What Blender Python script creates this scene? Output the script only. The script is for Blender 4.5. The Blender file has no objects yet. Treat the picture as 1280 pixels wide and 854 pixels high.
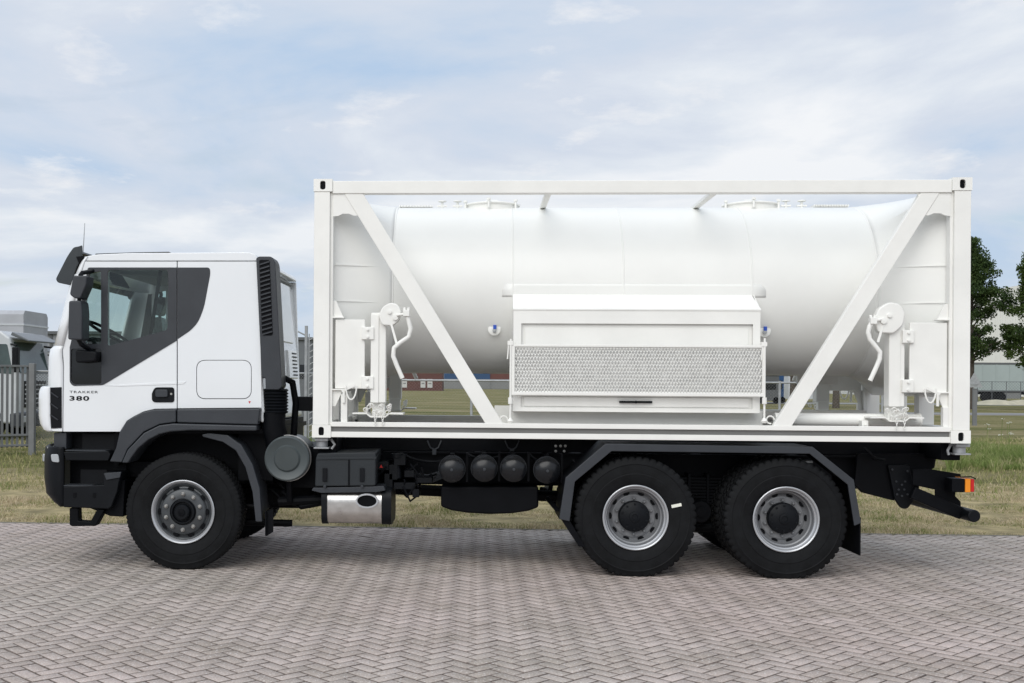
import bpy, bmesh, math, random
import numpy as np
from mathutils import Vector, Matrix
from mathutils.geometry import tessellate_polygon
R = math.radians
random.seed(7)
rng = np.random.default_rng(11)
sc = bpy.context.scene
col = sc.collection

# ------------------------------------------------------------------ camera
CX, CY, CZ = -1.4869, -11.7774, 1.8011
YAW, ROLL, FPX, PX0, PY0 = 0.0502, 0.0067, 1407.73, 525.17, 477.47
c_, s_ = math.cos(YAW), math.sin(YAW)
RT, FW, UP = Vector((c_, s_, 0)), Vector((-s_, c_, 0)), Vector((0, 0, 1))
RC = RT * math.cos(ROLL) + UP * math.sin(ROLL)
UC = UP * math.cos(ROLL) - RT * math.sin(ROLL)
CAM = Vector((CX, CY, CZ))
cd = bpy.data.cameras.new('camera')
cam = bpy.data.objects.new('camera', cd); col.objects.link(cam)
cam.matrix_world = Matrix(((RC.x, UC.x, -FW.x, CX), (RC.y, UC.y, -FW.y, CY), (RC.z, UC.z, -FW.z, CZ), (0, 0, 0, 1)))
cd.sensor_width = 36; cd.lens = FPX / 1280 * 36
cd.shift_x = (640 - PX0) / 1280; cd.shift_y = (PY0 - 427) / 1280
cd.clip_start = 0.1; cd.clip_end = 3000
sc.camera = cam

# ------------------------------------------------------------------ sky, sun, exposure
SUN_EL, SUN_AZ = 40, 200        # azimuth clockwise from +Y (world north)
w = bpy.data.worlds.new('World'); sc.world = w; w.use_nodes = True
nt = w.node_tree; N = nt.nodes; Lk = nt.links; N.clear()
out = N.new('ShaderNodeOutputWorld')
sky = N.new('ShaderNodeTexSky'); sky.sky_type = 'NISHITA'; sky.sun_disc = False
sky.sun_elevation = R(SUN_EL); sky.sun_rotation = R(SUN_AZ); sky.air_density = 1.2; sky.dust_density = 2.0
bgs = N.new('ShaderNodeBackground'); bgs.inputs[1].default_value = 0.12
Lk.new(sky.outputs[0], bgs.inputs[0])
tc = N.new('ShaderNodeTexCoord')
sep = N.new('ShaderNodeSeparateXYZ'); Lk.new(tc.outputs['Generated'], sep.inputs[0])
def M_(op, a, b=None, cl=False):
    m = N.new('ShaderNodeMath'); m.operation = op; m.use_clamp = cl
    for i, v in enumerate((a, b)):
        if v is None: continue
        if hasattr(v, 'links'): Lk.new(v, m.inputs[i])
        else: m.inputs[i].default_value = v
    return m.outputs[0]
zz = M_('ADD', M_('MAXIMUM', sep.outputs[2], 0.0), 0.16)
cmb = N.new('ShaderNodeCombineXYZ')
Lk.new(M_('DIVIDE', sep.outputs[0], zz), cmb.inputs[0]); Lk.new(M_('DIVIDE', sep.outputs[1], zz), cmb.inputs[1])
def noise(scale, detail, rough, off, dist=0.0):
    mp = N.new('ShaderNodeMapping'); mp.inputs['Location'].default_value = off
    Lk.new(cmb.outputs[0], mp.inputs[0])
    n = N.new('ShaderNodeTexNoise'); n.inputs['Scale'].default_value = scale; n.inputs['Detail'].default_value = detail
    n.inputs['Roughness'].default_value = rough; n.inputs['Distortion'].default_value = dist
    Lk.new(mp.outputs[0], n.inputs[0]); return n.outputs[0]
def ramp(v, stops):
    r = N.new('ShaderNodeValToRGB'); Lk.new(v, r.inputs[0]); cr = r.color_ramp
    cr.elements[0].position, cr.elements[0].color = stops[0][0], (*stops[0][1], 1)
    cr.elements[1].position, cr.elements[1].color = stops[-1][0], (*stops[-1][1], 1)
    for p, c in stops[1:-1]:
        e = cr.elements.new(p); e.color = (*c, 1)
    return r.outputs[0]
g = lambda v: (v, v, v)
deck = ramp(noise(0.9, 10, 0.56, (5.6, 2.9, 0), 0.35), [(0.34, (0.46, 0.60, 0.79)), (0.42, (0.58, 0.67, 0.80)), (0.49, (0.65, 0.71, 0.81)), (0.55, (0.74, 0.79, 0.86)), (0.63, (0.88, 0.90, 0.93))])
puff = ramp(noise(3.0, 10, 0.62, (7.3, 4.4, 0), 0.15), [(0.58, g(0)), (0.72, g(0.7))])
mx = N.new('ShaderNodeMixRGB'); Lk.new(puff, mx.inputs[0]); Lk.new(deck, mx.inputs[1]); mx.inputs[2].default_value = (0.90, 0.90, 0.91, 1)
# pale milky band towards the horizon
hz = M_('SUBTRACT', 1.0, M_('MULTIPLY', M_('MAXIMUM', sep.outputs[2], 0.0), 5.0), True)
mh = N.new('ShaderNodeMixRGB'); Lk.new(M_('MULTIPLY', hz, 0.55), mh.inputs[0]); Lk.new(mx.outputs[0], mh.inputs[1]); mh.inputs[2].default_value = (0.64, 0.71, 0.78, 1)
bgc = N.new('ShaderNodeBackground'); bgc.inputs[1].default_value = 1.0; Lk.new(mh.outputs[0], bgc.inputs[0])
cover = ramp(noise(0.8, 7, 0.55, (1.4, 8.7, 0), 0.5), [(0.30, g(0.45)), (0.42, g(1.0))])
ms = N.new('ShaderNodeMixShader'); Lk.new(cover, ms.inputs[0]); Lk.new(bgs.outputs[0], ms.inputs[1]); Lk.new(bgc.outputs[0], ms.inputs[2])
Lk.new(ms.outputs[0], out.inputs[0])
sd = bpy.data.lights.new('sun', 'SUN'); sd.energy = 2.0; sd.angle = R(55); sd.color = (1.0, 0.975, 0.92)
sun = bpy.data.objects.new('sun', sd); col.objects.link(sun)
az, el = R(SUN_AZ), R(SUN_EL)
sv = Vector((math.sin(az) * math.cos(el), math.cos(az) * math.cos(el), math.sin(el)))
sun.rotation_euler = sv.to_track_quat('Z', 'Y').to_euler()
sc.view_settings.view_transform = 'Standard'; sc.view_settings.look = 'None'
sc.view_settings.exposure = 0.03; sc.view_settings.gamma = 1.0

# ------------------------------------------------------------------ pixel -> place
def ray(px, py):
    return FW + RC * ((px - PX0) / FPX) - UC * ((py - PY0) / FPX)
def P(px, py, Y):
    d = ray(px, py); t = (Y - CY) / d.y
    q = CAM + d * t; return (q.x, q.z)
def X(px, Y, py=478): return P(px, py, Y)[0]
def Z(py, Y, px=600): return P(px, py, Y)[1]
def G(px, py, z=0.0):
    d = ray(px, py); t = (z - CZ) / d.z; q = CAM + d * t; return (q.x, q.y)
def PL(pts, Y): return [P(a, b, Y) for a, b in pts]

# ------------------------------------------------------------------ materials
def new_mat(name):
    m = bpy.data.materials.new(name); m.use_nodes = True
    return m, m.node_tree.nodes, m.node_tree.links, m.node_tree.nodes['Principled BSDF']
def mat(name, c, rough=0.5, metal=0.0, var=0.06, vs=3.0, bump=0.0, bs=60.0, coat=0.0, c2=None, rvar=0.08, spec=0.5):
    m, n, l, b = new_mat(name)
    t = n.new('ShaderNodeTexCoord')
    nz = n.new('ShaderNodeTexNoise'); nz.inputs['Scale'].default_value = vs; nz.inputs['Detail'].default_value = 8; nz.inputs['Roughness'].default_value = 0.6
    l.new(t.outputs['Object'], nz.inputs[0])
    cr = n.new('ShaderNodeValToRGB'); l.new(nz.outputs[0], cr.inputs[0])
    a = tuple(v * (1 - var) for v in c); d = c2 if c2 else tuple(min(1, v * (1 + var)) for v in c)
    cr.color_ramp.elements[0].position = 0.35; cr.color_ramp.elements[0].color = (*a, 1)
    cr.color_ramp.elements[1].position = 0.65; cr.color_ramp.elements[1].color = (*d, 1)
    l.new(cr.outputs[0], b.inputs['Base Color'])
    mr = n.new('ShaderNodeMapRange'); l.new(nz.outputs[0], mr.inputs[0])
    mr.inputs[3].default_value = max(0.02, rough - rvar); mr.inputs[4].default_value = min(1, rough + rvar)
    l.new(mr.outputs[0], b.inputs['Roughness'])
    b.inputs['Metallic'].default_value = metal; b.inputs['Specular IOR Level'].default_value = spec
    if coat: b.inputs['Coat Weight'].default_value = coat; b.inputs['Coat Roughness'].default_value = 0.06
    if bump:
        n2 = n.new('ShaderNodeTexNoise'); n2.inputs['Scale'].default_value = bs; n2.inputs['Detail'].default_value = 4
        l.new(t.outputs['Object'], n2.inputs[0])
        bp = n.new('ShaderNodeBump'); bp.inputs['Strength'].default_value = bump; bp.inputs['Distance'].default_value = 0.01
        l.new(n2.outputs[0], bp.inputs['Height']); l.new(bp.outputs[0], b.inputs['Normal'])
    return m
WHITE = mat('cab_paint', (0.80, 0.82, 0.84), 0.22, var=0.015, vs=1.2, coat=0.6, rvar=0.04)
CWHITE = mat('container_paint', (0.84, 0.835, 0.80), 0.42, var=0.03, vs=2.5, bump=0.05, bs=8, rvar=0.1)
TWHITE = mat('tank_paint', (0.83, 0.83, 0.80), 0.36, var=0.02, vs=1.5, bump=0.06, bs=2.5)
CGREY = mat('recess_shade_grey', (0.15, 0.15, 0.145), 0.5, var=0.05)  # bottom rail's recess shade darkened into this grey
DGREY = mat('dark_grey_plastic', (0.036, 0.040, 0.047), 0.40, spec=0.35, var=0.08, vs=4, bump=0.15, bs=180)
BLACK = mat('chassis_black', (0.0035, 0.004, 0.0055), 0.5, var=0.2, vs=5, spec=0.10)
BPLAS = mat('black_plastic', (0.005, 0.006, 0.008), 0.45, var=0.15, bump=0.12, bs=150, spec=0.16)
TANKB = mat('air_tank_black', (0.008, 0.009, 0.011), 0.25, var=0.1, spec=0.4)
VISOR = mat('smoked_visor', (0.03, 0.035, 0.038), 0.2, var=0.05)
RUBBER = mat('tyre_rubber', (0.0065, 0.007, 0.008), 0.68, var=0.3, spec=0.16, vs=9, bump=0.2, bs=90)
SILVER = mat('rim_silver', (0.20, 0.205, 0.215), 0.42, metal=0.3, var=0.1, vs=6)
DRIM = mat('rim_dark', (0.055, 0.06, 0.065), 0.38, metal=0.2, var=0.15, vs=8)
LIP = mat('rim_lip', (0.50, 0.51, 0.53), 0.34, metal=0.5, var=0.05)
NUT = mat('nut_steel', (0.40, 0.39, 0.37), 0.35, metal=0.8, var=0.1)
STEEL = mat('brushed_steel', (0.62, 0.60, 0.58), 0.30, metal=1.0, var=0.08, vs=12)
GALV = mat('galvanised_steel', (0.36, 0.37, 0.38), 0.5, metal=0.4, var=0.15, vs=8)
CAN = mat('canister_grey', (0.052, 0.064, 0.067), 0.38, var=0.06)
CAN2 = mat('canister_ring', (0.040, 0.050, 0.052), 0.42, var=0.06)
BOXG = mat('battery_box_grey', (0.022, 0.026, 0.030), 0.5, spec=0.3, var=0.06, bump=0.1, bs=120)
AMBER = mat('amber_lens', (0.85, 0.28, 0.02), 0.15, var=0.05)
REDL = mat('red_lens', (0.55, 0.02, 0.02), 0.15, var=0.05)
LENS = mat('clear_lens', (0.40, 0.42, 0.44), 0.08, var=0.03)
BLUE = mat('blue_tag', (0.02, 0.08, 0.45), 0.4)
SEATM = mat('seat_fabric', (0.20, 0.22, 0.23), 0.85, var=0.1)
SEATD = mat('dash_plastic', (0.045, 0.048, 0.05), 0.7, var=0.1)
LINER = mat('head_lining', (0.34, 0.35, 0.35), 0.9, var=0.05)
def glass_mat(name, tint, refl=0.12):
    m, n, l, b = new_mat(name); n.remove(b)
    o = n['Material Output']; tr = n.new('ShaderNodeBsdfTransparent'); tr.inputs[0].default_value = (*tint, 1)
    gl = n.new('ShaderNodeBsdfGlossy'); gl.inputs['Roughness'].default_value = 0.01
    fr = n.new('ShaderNodeLayerWeight'); fr.inputs[0].default_value = 0.5
    pw = n.new('ShaderNodeMath'); pw.operation = 'POWER'; pw.inputs[1].default_value = 4.0; l.new(fr.outputs['Facing'], pw.inputs[0])
    pm = n.new('ShaderNodeMath'); pm.operation = 'MULTIPLY'; pm.inputs[1].default_value = 0.45; l.new(pw.outputs[0], pm.inputs[0])
    ad = n.new('ShaderNodeMath'); ad.operation = 'ADD'; ad.use_clamp = True; ad.inputs[1].default_value = refl
    l.new(pm.outputs[0], ad.inputs[0])
    mxs = n.new('ShaderNodeMixShader'); l.new(ad.outputs[0], mxs.inputs[0]); l.new(tr.outputs[0], mxs.inputs[1]); l.new(gl.outputs[0], mxs.inputs[2])
    l.new(mxs.outputs[0], o.inputs[0]); return m
GLASS = glass_mat('tinted_glass', (0.80, 0.87, 0.85), 0.04)
BGLASS = mat('black_glass', (0.008, 0.009, 0.010), 0.08, var=0.1)

# ------------------------------------------------------------------ mesh builder
class MB:
    def __init__(s): s.v = []; s.f = []
    def add(s, vs, fs):
        k = len(s.v); s.v += [tuple(p) for p in vs]; s.f += [tuple(i + k for i in f) for f in fs]; return s
    def box(s, x0, x1, y0, y1, z0, z1):
        x0, x1 = sorted((x0, x1)); y0, y1 = sorted((y0, y1)); z0, z1 = sorted((z0, z1))
        return s.add([(x0,y0,z0),(x1,y0,z0),(x1,y1,z0),(x0,y1,z0),(x0,y0,z1),(x1,y0,z1),(x1,y1,z1),(x0,y1,z1)],
                     [(0,3,2,1),(4,5,6,7),(0,1,5,4),(1,2,6,5),(2,3,7,6),(3,0,4,7)])
    def prism(s, poly, y0, y1, holes=(), plane='xz'):
        loops = [list(poly)] + [list(h) for h in holes]
        def mk(p, t):
            return {'xz': (p[0], t, p[1]), 'yz': (t, p[0], p[1]), 'xy': (p[0], p[1], t)}[plane]
        tris = tessellate_polygon([[Vector((p[0], p[1], 0)) for p in lp] for lp in loops])
        flat = [p for lp in loops for p in lp]; n = len(flat)
        vs = [mk(p, y0) for p in flat] + [mk(p, y1) for p in flat]
        fs = []
        if len(loops) == 1: fs += [tuple(range(n)), tuple(range(2*n-1, n-1, -1))]
        else:
            for t in tris: fs += [tuple(t), (t[2]+n, t[1]+n, t[0]+n)]
        k = 0
        for lp in loops:
            m = len(lp)
            for i in range(m):
                a, b = k+i, k+(i+1) % m; fs.append((b, a, a+n, b+n))
            k += m
        return s.add(vs, fs)
    def lathe(s, prof, cx, cy, cz, axis='y', seg=48, fn=None, caps=True):
        n = len(prof); vs = []
        for k in range(seg):
            a = 2*math.pi*k/seg
            for j, (r, t) in enumerate(prof):
                if fn: r = fn(r, t, k, j)
                u, v = r*math.cos(a), r*math.sin(a)
                vs.append({'y': (cx+u, cy+t, cz+v), 'z': (cx+u, cy+v, cz+t), 'x': (cx+t, cy+u, cz+v)}[axis])
        fs = []
        for k in range(seg):
            k2 = (k+1) % seg
            for j in range(n-1): fs.append((k*n+j, k*n+j+1, k2*n+j+1, k2*n+j))
        if caps:
            if prof[0][0] > 1e-5: fs.append(tuple(k*n for k in range(seg)))
            if prof[-1][0] > 1e-5: fs.append(tuple(k*n+n-1 for k in range(seg))[::-1])
        return s.add(vs, fs)
    def tube(s, pts, r, seg=10):
        pts = [Vector(p) for p in pts]; n = len(pts); vs = []; ref = None
        rs = r if isinstance(r, (list, tuple)) else [r]*n
        for i, p in enumerate(pts):
            d = (pts[min(i+1, n-1)] - pts[max(i-1, 0)]).normalized()
            if ref is None: ref = d.orthogonal().normalized()
            ref = (ref - d*ref.dot(d)).normalized(); b = d.cross(ref)
            for k in range(seg):
                a = 2*math.pi*k/seg; vs.append(p + (ref*math.cos(a) + b*math.sin(a))*rs[i])
        fs = [(i*seg+k, i*seg+(k+1) % seg, (i+1)*seg+(k+1) % seg, (i+1)*seg+k) for i in range(n-1) for k in range(seg)]
        fs += [tuple(range(seg))[::-1], tuple((n-1)*seg+k for k in range(seg))]
        return s.add(vs, fs)
    def bar(s, a, b, wx, wy, up=(0, 1, 0)):
        a, b = Vector(a), Vector(b); d = (b-a).normalized(); u = Vector(up); u = (u - d*u.dot(d)).normalized(); v = d.cross(u)
        vs = [p + v*i*wx/2 + u*j*wy/2 for p in (a, b) for i, j in ((-1,-1),(1,-1),(1,1),(-1,1))]
        return s.add(vs, [(3,2,1,0),(4,5,6,7),(0,1,5,4),(1,2,6,5),(2,3,7,6),(3,0,4,7)])
    def grid(s, rows):
        n = len(rows[0]); vs = [p for r in rows for p in r]
        return s.add(vs, [(i*n+j, i*n+j+1, (i+1)*n+j+1, (i+1)*n+j) for i in range(len(rows)-1) for j in range(n-1)])
WO = {}
def obj(name, mb, m, parent=None, origin=None, bevel=0.0, smooth=35, solid=0.0):
    o0 = Vector(origin) if origin is not None else (WO[parent.name] if parent else Vector((0, 0, 0)))
    me = bpy.data.meshes.new(name)
    me.from_pydata([tuple(Vector(p) - o0) for p in mb.v], [], mb.f); me.validate()
    bm = bmesh.new(); bm.from_mesh(me); bmesh.ops.recalc_face_normals(bm, faces=bm.faces); bm.to_mesh(me); bm.free()
    me.materials.append(m); me.shade_smooth(); me.set_sharp_from_angle(angle=R(smooth))
    o = bpy.data.objects.new(name, me); col.objects.link(o)
    o.location = o0 - (WO[parent.name] if parent else Vector((0, 0, 0)))
    if parent: o.parent = parent
    WO[o.name] = o0
    if solid:
        md = o.modifiers.new('solid', 'SOLIDIFY'); md.thickness = solid; md.offset = 0
    if bevel:
        md = o.modifiers.new('bevel', 'BEVEL'); md.width = bevel; md.segments = 2; md.limit_method = 'ANGLE'; md.angle_limit = R(40); md.harden_normals = True
    return o
def empty(name, loc, parent=None):
    o = bpy.data.objects.new(name, None); col.objects.link(o); o.location = Vector(loc) - (WO[parent.name] if parent else Vector((0, 0, 0)))
    o.empty_display_size = 0.2
    if parent: o.parent = parent
    WO[o.name] = Vector(loc); return o
def tag(o, label=None, cat=None, group=None, kind=None):
    if label: o['label'] = label
    if cat: o['category'] = cat
    if group: o['group'] = group
    if kind: o['kind'] = kind
    return o
def fillet(pts, r, n=5):
    out_ = []; m = len(pts)
    rr = r if isinstance(r, (list, tuple)) else [r]*m
    for i in range(m):
        p0, p, p1 = Vector(pts[i-1]), Vector(pts[i]), Vector(pts[(i+1) % m]); q = rr[i]
        a, b = (p0-p), (p1-p); q = min(q, a.length*.48, b.length*.48)
        if q < 1e-4: out_.append(tuple(p)); continue
        s0, s1 = p + a.normalized()*q, p + b.normalized()*q
        for k in range(n+1):
            t = k/n; out_.append(tuple(s0*(1-t)**2 + p*2*t*(1-t) + s1*t*t))
    return out_
def circ(cx, cz, rx, rz=None, n=20): return [(cx + rx*math.cos(2*math.pi*k/n), cz + (rz or rx)*math.sin(2*math.pi*k/n)) for k in range(n)]
def copy_to(o, parent, loc=None, rz=None, mirror=None):
    def rec(a, par):
        c = a.copy(); col.objects.link(c); c.parent = par
        for ch in list(a.children): rec(ch, c)
        return c
    c = rec(o, parent)
    if loc is not None: c.location = Vector(loc) - (WO[parent.name] if parent else Vector((0, 0, 0)))
    if rz is not None: c.rotation_euler = (0, 0, rz)
    return c

# ================================================================== GROUND
EDGE = [G(0, 655), G(1280, 668)]
EY = (EDGE[0][1] + EDGE[1][1]) / 2
def field_mat():
    m, n, l, b = new_mat('field_ground'); t = n.new('ShaderNodeTexCoord')
    def nz(s, d, sc=(1, 1, 1)):
        mp = n.new('ShaderNodeMapping'); mp.inputs['Scale'].default_value = sc; l.new(t.outputs['Object'], mp.inputs[0])
        q = n.new('ShaderNodeTexNoise'); q.inputs['Scale'].default_value = s; q.inputs['Detail'].default_value = d; q.inputs['Roughness'].default_value = 0.65; l.new(mp.outputs[0], q.inputs[0]); return q.outputs[0]
    def rp(v, st):
        r = n.new('ShaderNodeValToRGB'); l.new(v, r.inputs[0]); e = r.color_ramp.elements
        e[0].position, e[0].color = st[0][0], (*st[0][1], 1); e[1].position, e[1].color = st[-1][0], (*st[-1][1], 1)
        for p, c in st[1:-1]: k = e.new(p); k.color = (*c, 1)
        return r.outputs[0]
    a = rp(nz(0.35, 9, (0.35, 1.0, 1)), [(0.30, (0.12, 0.145, 0.045)), (0.42, (0.18, 0.19, 0.07)), (0.52, (0.30, 0.27, 0.13)), (0.66, (0.46, 0.39, 0.24))])
    d = rp(nz(9, 6), [(0.3, (0.45, 0.45, 0.45)), (0.7, (1.0, 1.0, 1.0))])
    mm = n.new('ShaderNodeMixRGB'); mm.blend_type = 'MULTIPLY'; mm.inputs[0].default_value = 1; l.new(a, mm.inputs[1]); l.new(d, mm.inputs[2])
    l.new(mm.outputs[0], b.inputs['Base Color']); b.inputs['Roughness'].default_value = 1; b.inputs['Specular IOR Level'].default_value = 0.1
    bp = n.new('ShaderNodeBump'); bp.inputs['Distance'].default_value = 0.08; l.new(nz(14, 5), bp.inputs['Height']); l.new(bp.outputs[0], b.inputs['Normal'])
    return m
FIELD = field_mat()
S = 1500
gm = MB().grid([[(x, y, -0.045) for x in (-S, -60, -20, 0, 20, 60, S)] for y in (-S, -60, 0, 60, S)])
tag(obj('ground', gm, FIELD), kind='structure')
VERGE = mat('verge_soil', (0.28, 0.24, 0.14), 1.0, var=0.3, vs=2.5, c2=(0.42, 0.35, 0.20), bump=0.8, bs=25, spec=0.05)
# mortar sheet under the pavers
MORT = mat('paver_joint', (0.17, 0.140, 0.125), 0.95, var=0.25, vs=30, spec=0.1)
obj_m = tag(obj('paving_bed', MB().box(-60, 60, -40, EY-0.06, -0.03, -0.012), MORT), kind='structure')
def paver_mat():
    m, n, l, b = new_mat('paver_brick'); t = n.new('ShaderNodeTexCoord'); ge = n.new('ShaderNodeNewGeometry')
    def nz(s, d, r=0.6):
        q = n.new('ShaderNodeTexNoise'); q.inputs['Scale'].default_value = s; q.inputs['Detail'].default_value = d; q.inputs['Roughness'].default_value = r; l.new(t.outputs['Object'], q.inputs[0]); return q.outputs[0]
    cr = n.new('ShaderNodeValToRGB'); e = cr.color_ramp.elements
    e[0].position, e[0].color = 0.0, (0.445, 0.388, 0.365, 1); e[1].position, e[1].color = 1.0, (0.530, 0.462, 0.438, 1)
    k = e.new(0.55); k.color = (0.485, 0.424, 0.400, 1)
    l.new(ge.outputs['Random Per Island'], cr.inputs[0])
    # large grey-pink drift
    c2 = n.new('ShaderNodeValToRGB'); e = c2.color_ramp.elements
    e[0].position, e[0].color = 0.30, (0.90, 0.95, 0.91, 1); e[1].position, e[1].color = 0.7, (1.03, 0.975, 0.975, 1)
    l.new(nz(0.16, 3), c2.inputs[0])
    m1 = n.new('ShaderNodeMixRGB'); m1.blend_type = 'MULTIPLY'; m1.inputs[0].default_value = 1; l.new(cr.outputs[0], m1.inputs[1]); l.new(c2.outputs[0], m1.inputs[2])
    c3 = n.new('ShaderNodeValToRGB'); e = c3.color_ramp.elements
    e[0].position, e[0].color = 0.3, (0.62, 0.62, 0.62, 1); e[1].position, e[1].color = 0.72, (1.28, 1.26, 1.24, 1)
    l.new(nz(70, 4, 0.85), c3.inputs[0])
    m2 = n.new('ShaderNodeMixRGB'); m2.blend_type = 'MULTIPLY'; m2.inputs[0].default_value = 1; l.new(m1.outputs[0], m2.inputs[1]); l.new(c3.outputs[0], m2.inputs[2])
    c4 = n.new('ShaderNodeValToRGB'); e = c4.color_ramp.elements
    e[0].position, e[0].color = 0.3, (0.76, 0.76, 0.72, 1); e[1].position, e[1].color = 0.62, (1.05, 1.05, 1.05, 1)
    l.new(nz(1.7, 7), c4.inputs[0])
    m3 = n.new('ShaderNodeMixRGB'); m3.blend_type = 'MULTIPLY'; m3.inputs[0].default_value = 1; l.new(m2.outputs[0], m3.inputs[1]); l.new(c4.outputs[0], m3.inputs[2])
    sp_ = n.new('ShaderNodeValToRGB'); e = sp_.color_ramp.elements; e[0].position, e[0].color = 0.58, (0, 0, 0, 1); e[1].position, e[1].color = 0.68, (1, 1, 1, 1)
    l.new(nz(55, 2, 0.5), sp_.inputs[0]); m4 = n.new('ShaderNodeMixRGB'); l.new(sp_.outputs[0], m4.inputs[0]); l.new(m3.outputs[0], m4.inputs[1]); m4.inputs[2].default_value = (0.60, 0.56, 0.54, 1)
    l.new(m4.outputs[0], b.inputs['Base Color']); b.inputs['Roughness'].default_value = 0.85; b.inputs['Specular IOR Level'].default_value = 0.3
    bp = n.new('ShaderNodeBump'); bp.inputs['Distance'].default_value = 0.003; bp.inputs['Strength'].default_value = 0.6; l.new(nz(160, 3), bp.inputs['Height']); l.new(bp.outputs[0], b.inputs['Normal'])
    return m
def build_pavers():
    W_ = 0.104; gap = 0.0028; ch = 0.0045; x0, x1, y0, y1 = -19, 19, -15, EY
    ca = math.sqrt(0.5); V = []; 
    rngl = int(40 / W_)
    for i in range(-rngl, rngl):
        for j in range(-rngl, rngl):
            k = (i - j) % 4
            if k == 0: a = (i, j, i+2, j+1)
            elif k == 3: a = (i, j, i+1, j+2)     # vertical brick starting here
            else: continue
            cx, cy = (a[0]+a[2])/2*W_, (a[1]+a[3])/2*W_
            wx, wy = (cx - cy)*ca, (cx + cy)*ca - 3.0
            if wx < x0 or wx > x1 or wy < y0 or wy > y1-0.02: continue
            V.append((a[0]*W_+gap, a[1]*W_+gap, a[2]*W_-gap, a[3]*W_-gap))
    A = np.array(V); n = len(A)
    h = rng.normal(0, 0.0008, n); tx = rng.normal(0, 0.004, n); ty = rng.normal(0, 0.006, n)
    vs = np.zeros((n, 12, 3))
    cxs = (A[:, 0]+A[:, 2])/2; cys = (A[:, 1]+A[:, 3])/2
    for q, (ix, iy) in enumerate(((0, 1), (2, 1), (2, 3), (0, 3))):
        X_ = A[:, ix]; Y_ = A[:, iy]; sx = 1 if ix == 0 else -1; sy = 1 if iy == 1 else -1
        for lay, (ins, zb) in enumerate(((ch, 0.0), (0, -0.004), (0, -0.02))):
            xx, yy = X_ + sx*ins, Y_ + sy*ins
            vs[:, lay*4+q, 0] = (xx - yy)*ca; vs[:, lay*4+q, 1] = (xx + yy)*ca - 3.0
            vs[:, lay*4+q, 2] = zb + h + (xx-cxs)*tx + (yy-cys)*ty
    f1 = np.array([(0,1,2,3)] + [(l_*4+q, (l_+1)*4+q, (l_+1)*4+(q+1) % 4, l_*4+(q+1) % 4) for l_ in (0, 1) for q in range(4)])
    F = (f1[None] + (np.arange(n)*12)[:, None, None]).reshape(-1, 4)
    vs[:, :, 2] = np.minimum(vs[:, :, 2], 0.004)
    me = bpy.data.meshes.new('pavement'); me.vertices.add(n*12); me.vertices.foreach_set('co', vs.reshape(-1))
    me.loops.add(F.size); me.loops.foreach_set('vertex_index', F.reshape(-1).astype(np.int32))
    me.polygons.add(len(F)); me.polygons.foreach_set('loop_start', np.arange(0, F.size, 4, dtype=np.int32)); me.update(calc_edges=True); me.validate()
    me.materials.append(paver_mat()); me.materials.append(MORT); mi = np.tile([0]+[1]*8, n).astype(np.int32); me.polygons.foreach_set('material_index', mi); o = bpy.data.objects.new('pavement', me); col.objects.link(o)
    tag(o, kind='structure'); return o
build_pavers()
tag(obj('verge', MB().box(-60, 60, EY-0.06, EY+7, -0.04, -0.01), VERGE), kind='structure')
KERB = mat('kerb_concrete', (0.17, 0.155, 0.13), 0.9, var=0.12, vs=6, bump=0.3, bs=80)
tag(obj('kerb', MB().box(-60, 60, EY-0.05, EY+0.03, -0.02, 0.003), KERB), kind='structure')
ROADM = mat('road_asphalt', (0.23, 0.23, 0.23), 0.9, var=0.1, vs=0.3)
tag(obj('road', MB().box(8, 400, 96, 104, -0.05, -0.012), ROADM), kind='structure')
tag(obj('path', MB().box(14, 300, 60, 65, -0.05, -0.008), ROADM), kind='structure')
DRY = mat('dry_field', (0.30, 0.27, 0.15), 1.0, var=0.3, vs=0.4, bump=0.6, bs=3, spec=0.05)

# ------------------------------------------------------------------ grass and weeds
def leafy_mat(name, cols, trans=0.3):
    m, n, l, b = new_mat(name); ge = n.new('ShaderNodeNewGeometry'); t = n.new('ShaderNodeTexCoord')
    cr = n.new('ShaderNodeValToRGB'); e = cr.color_ramp.elements
    e[0].position, e[0].color = 0, (*cols[0], 1); e[1].position, e[1].color = 1, (*cols[-1], 1)
    for i, c in enumerate(cols[1:-1]): k = e.new((i+1)/(len(cols)-1)); k.color = (*c, 1)
    nz = n.new('ShaderNodeTexNoise'); nz.inputs['Scale'].default_value = 0.9; nz.inputs['Detail'].default_value = 8; nz.inputs['Roughness'].default_value = 0.65; l.new(t.outputs['Object'], nz.inputs[0])
    a = n.new('ShaderNodeMath'); a.operation = 'MULTIPLY_ADD'; l.new(ge.outputs['Random Per Island'], a.inputs[0]); a.inputs[1].default_value = 0.45; 
    a2 = n.new('ShaderNodeMapRange'); l.new(nz.outputs[0], a2.inputs[0]); a2.inputs[1].default_value = 0.36; a2.inputs[2].default_value = 0.62; a2.inputs[3].default_value = 0.0; a2.inputs[4].default_value = 0.62
    l.new(a2.outputs[0], a.inputs[2]); l.new(a.outputs[0], cr.inputs[0]); l.new(cr.outputs[0], b.inputs['Base Color'])
    b.inputs['Roughness'].default_value = 0.7; b.inputs['Specular IOR Level'].default_value = 0.2
    tl = n.new('ShaderNodeBsdfTranslucent'); l.new(cr.outputs[0], tl.inputs[0]); mx_ = n.new('ShaderNodeMixShader'); mx_.inputs[0].default_value = trans
    l.new(b.outputs[0], mx_.inputs[1]); l.new(tl.outputs[0], mx_.inputs[2]); l.new(mx_.outputs[0], n['Material Output'].inputs[0]); return m
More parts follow.
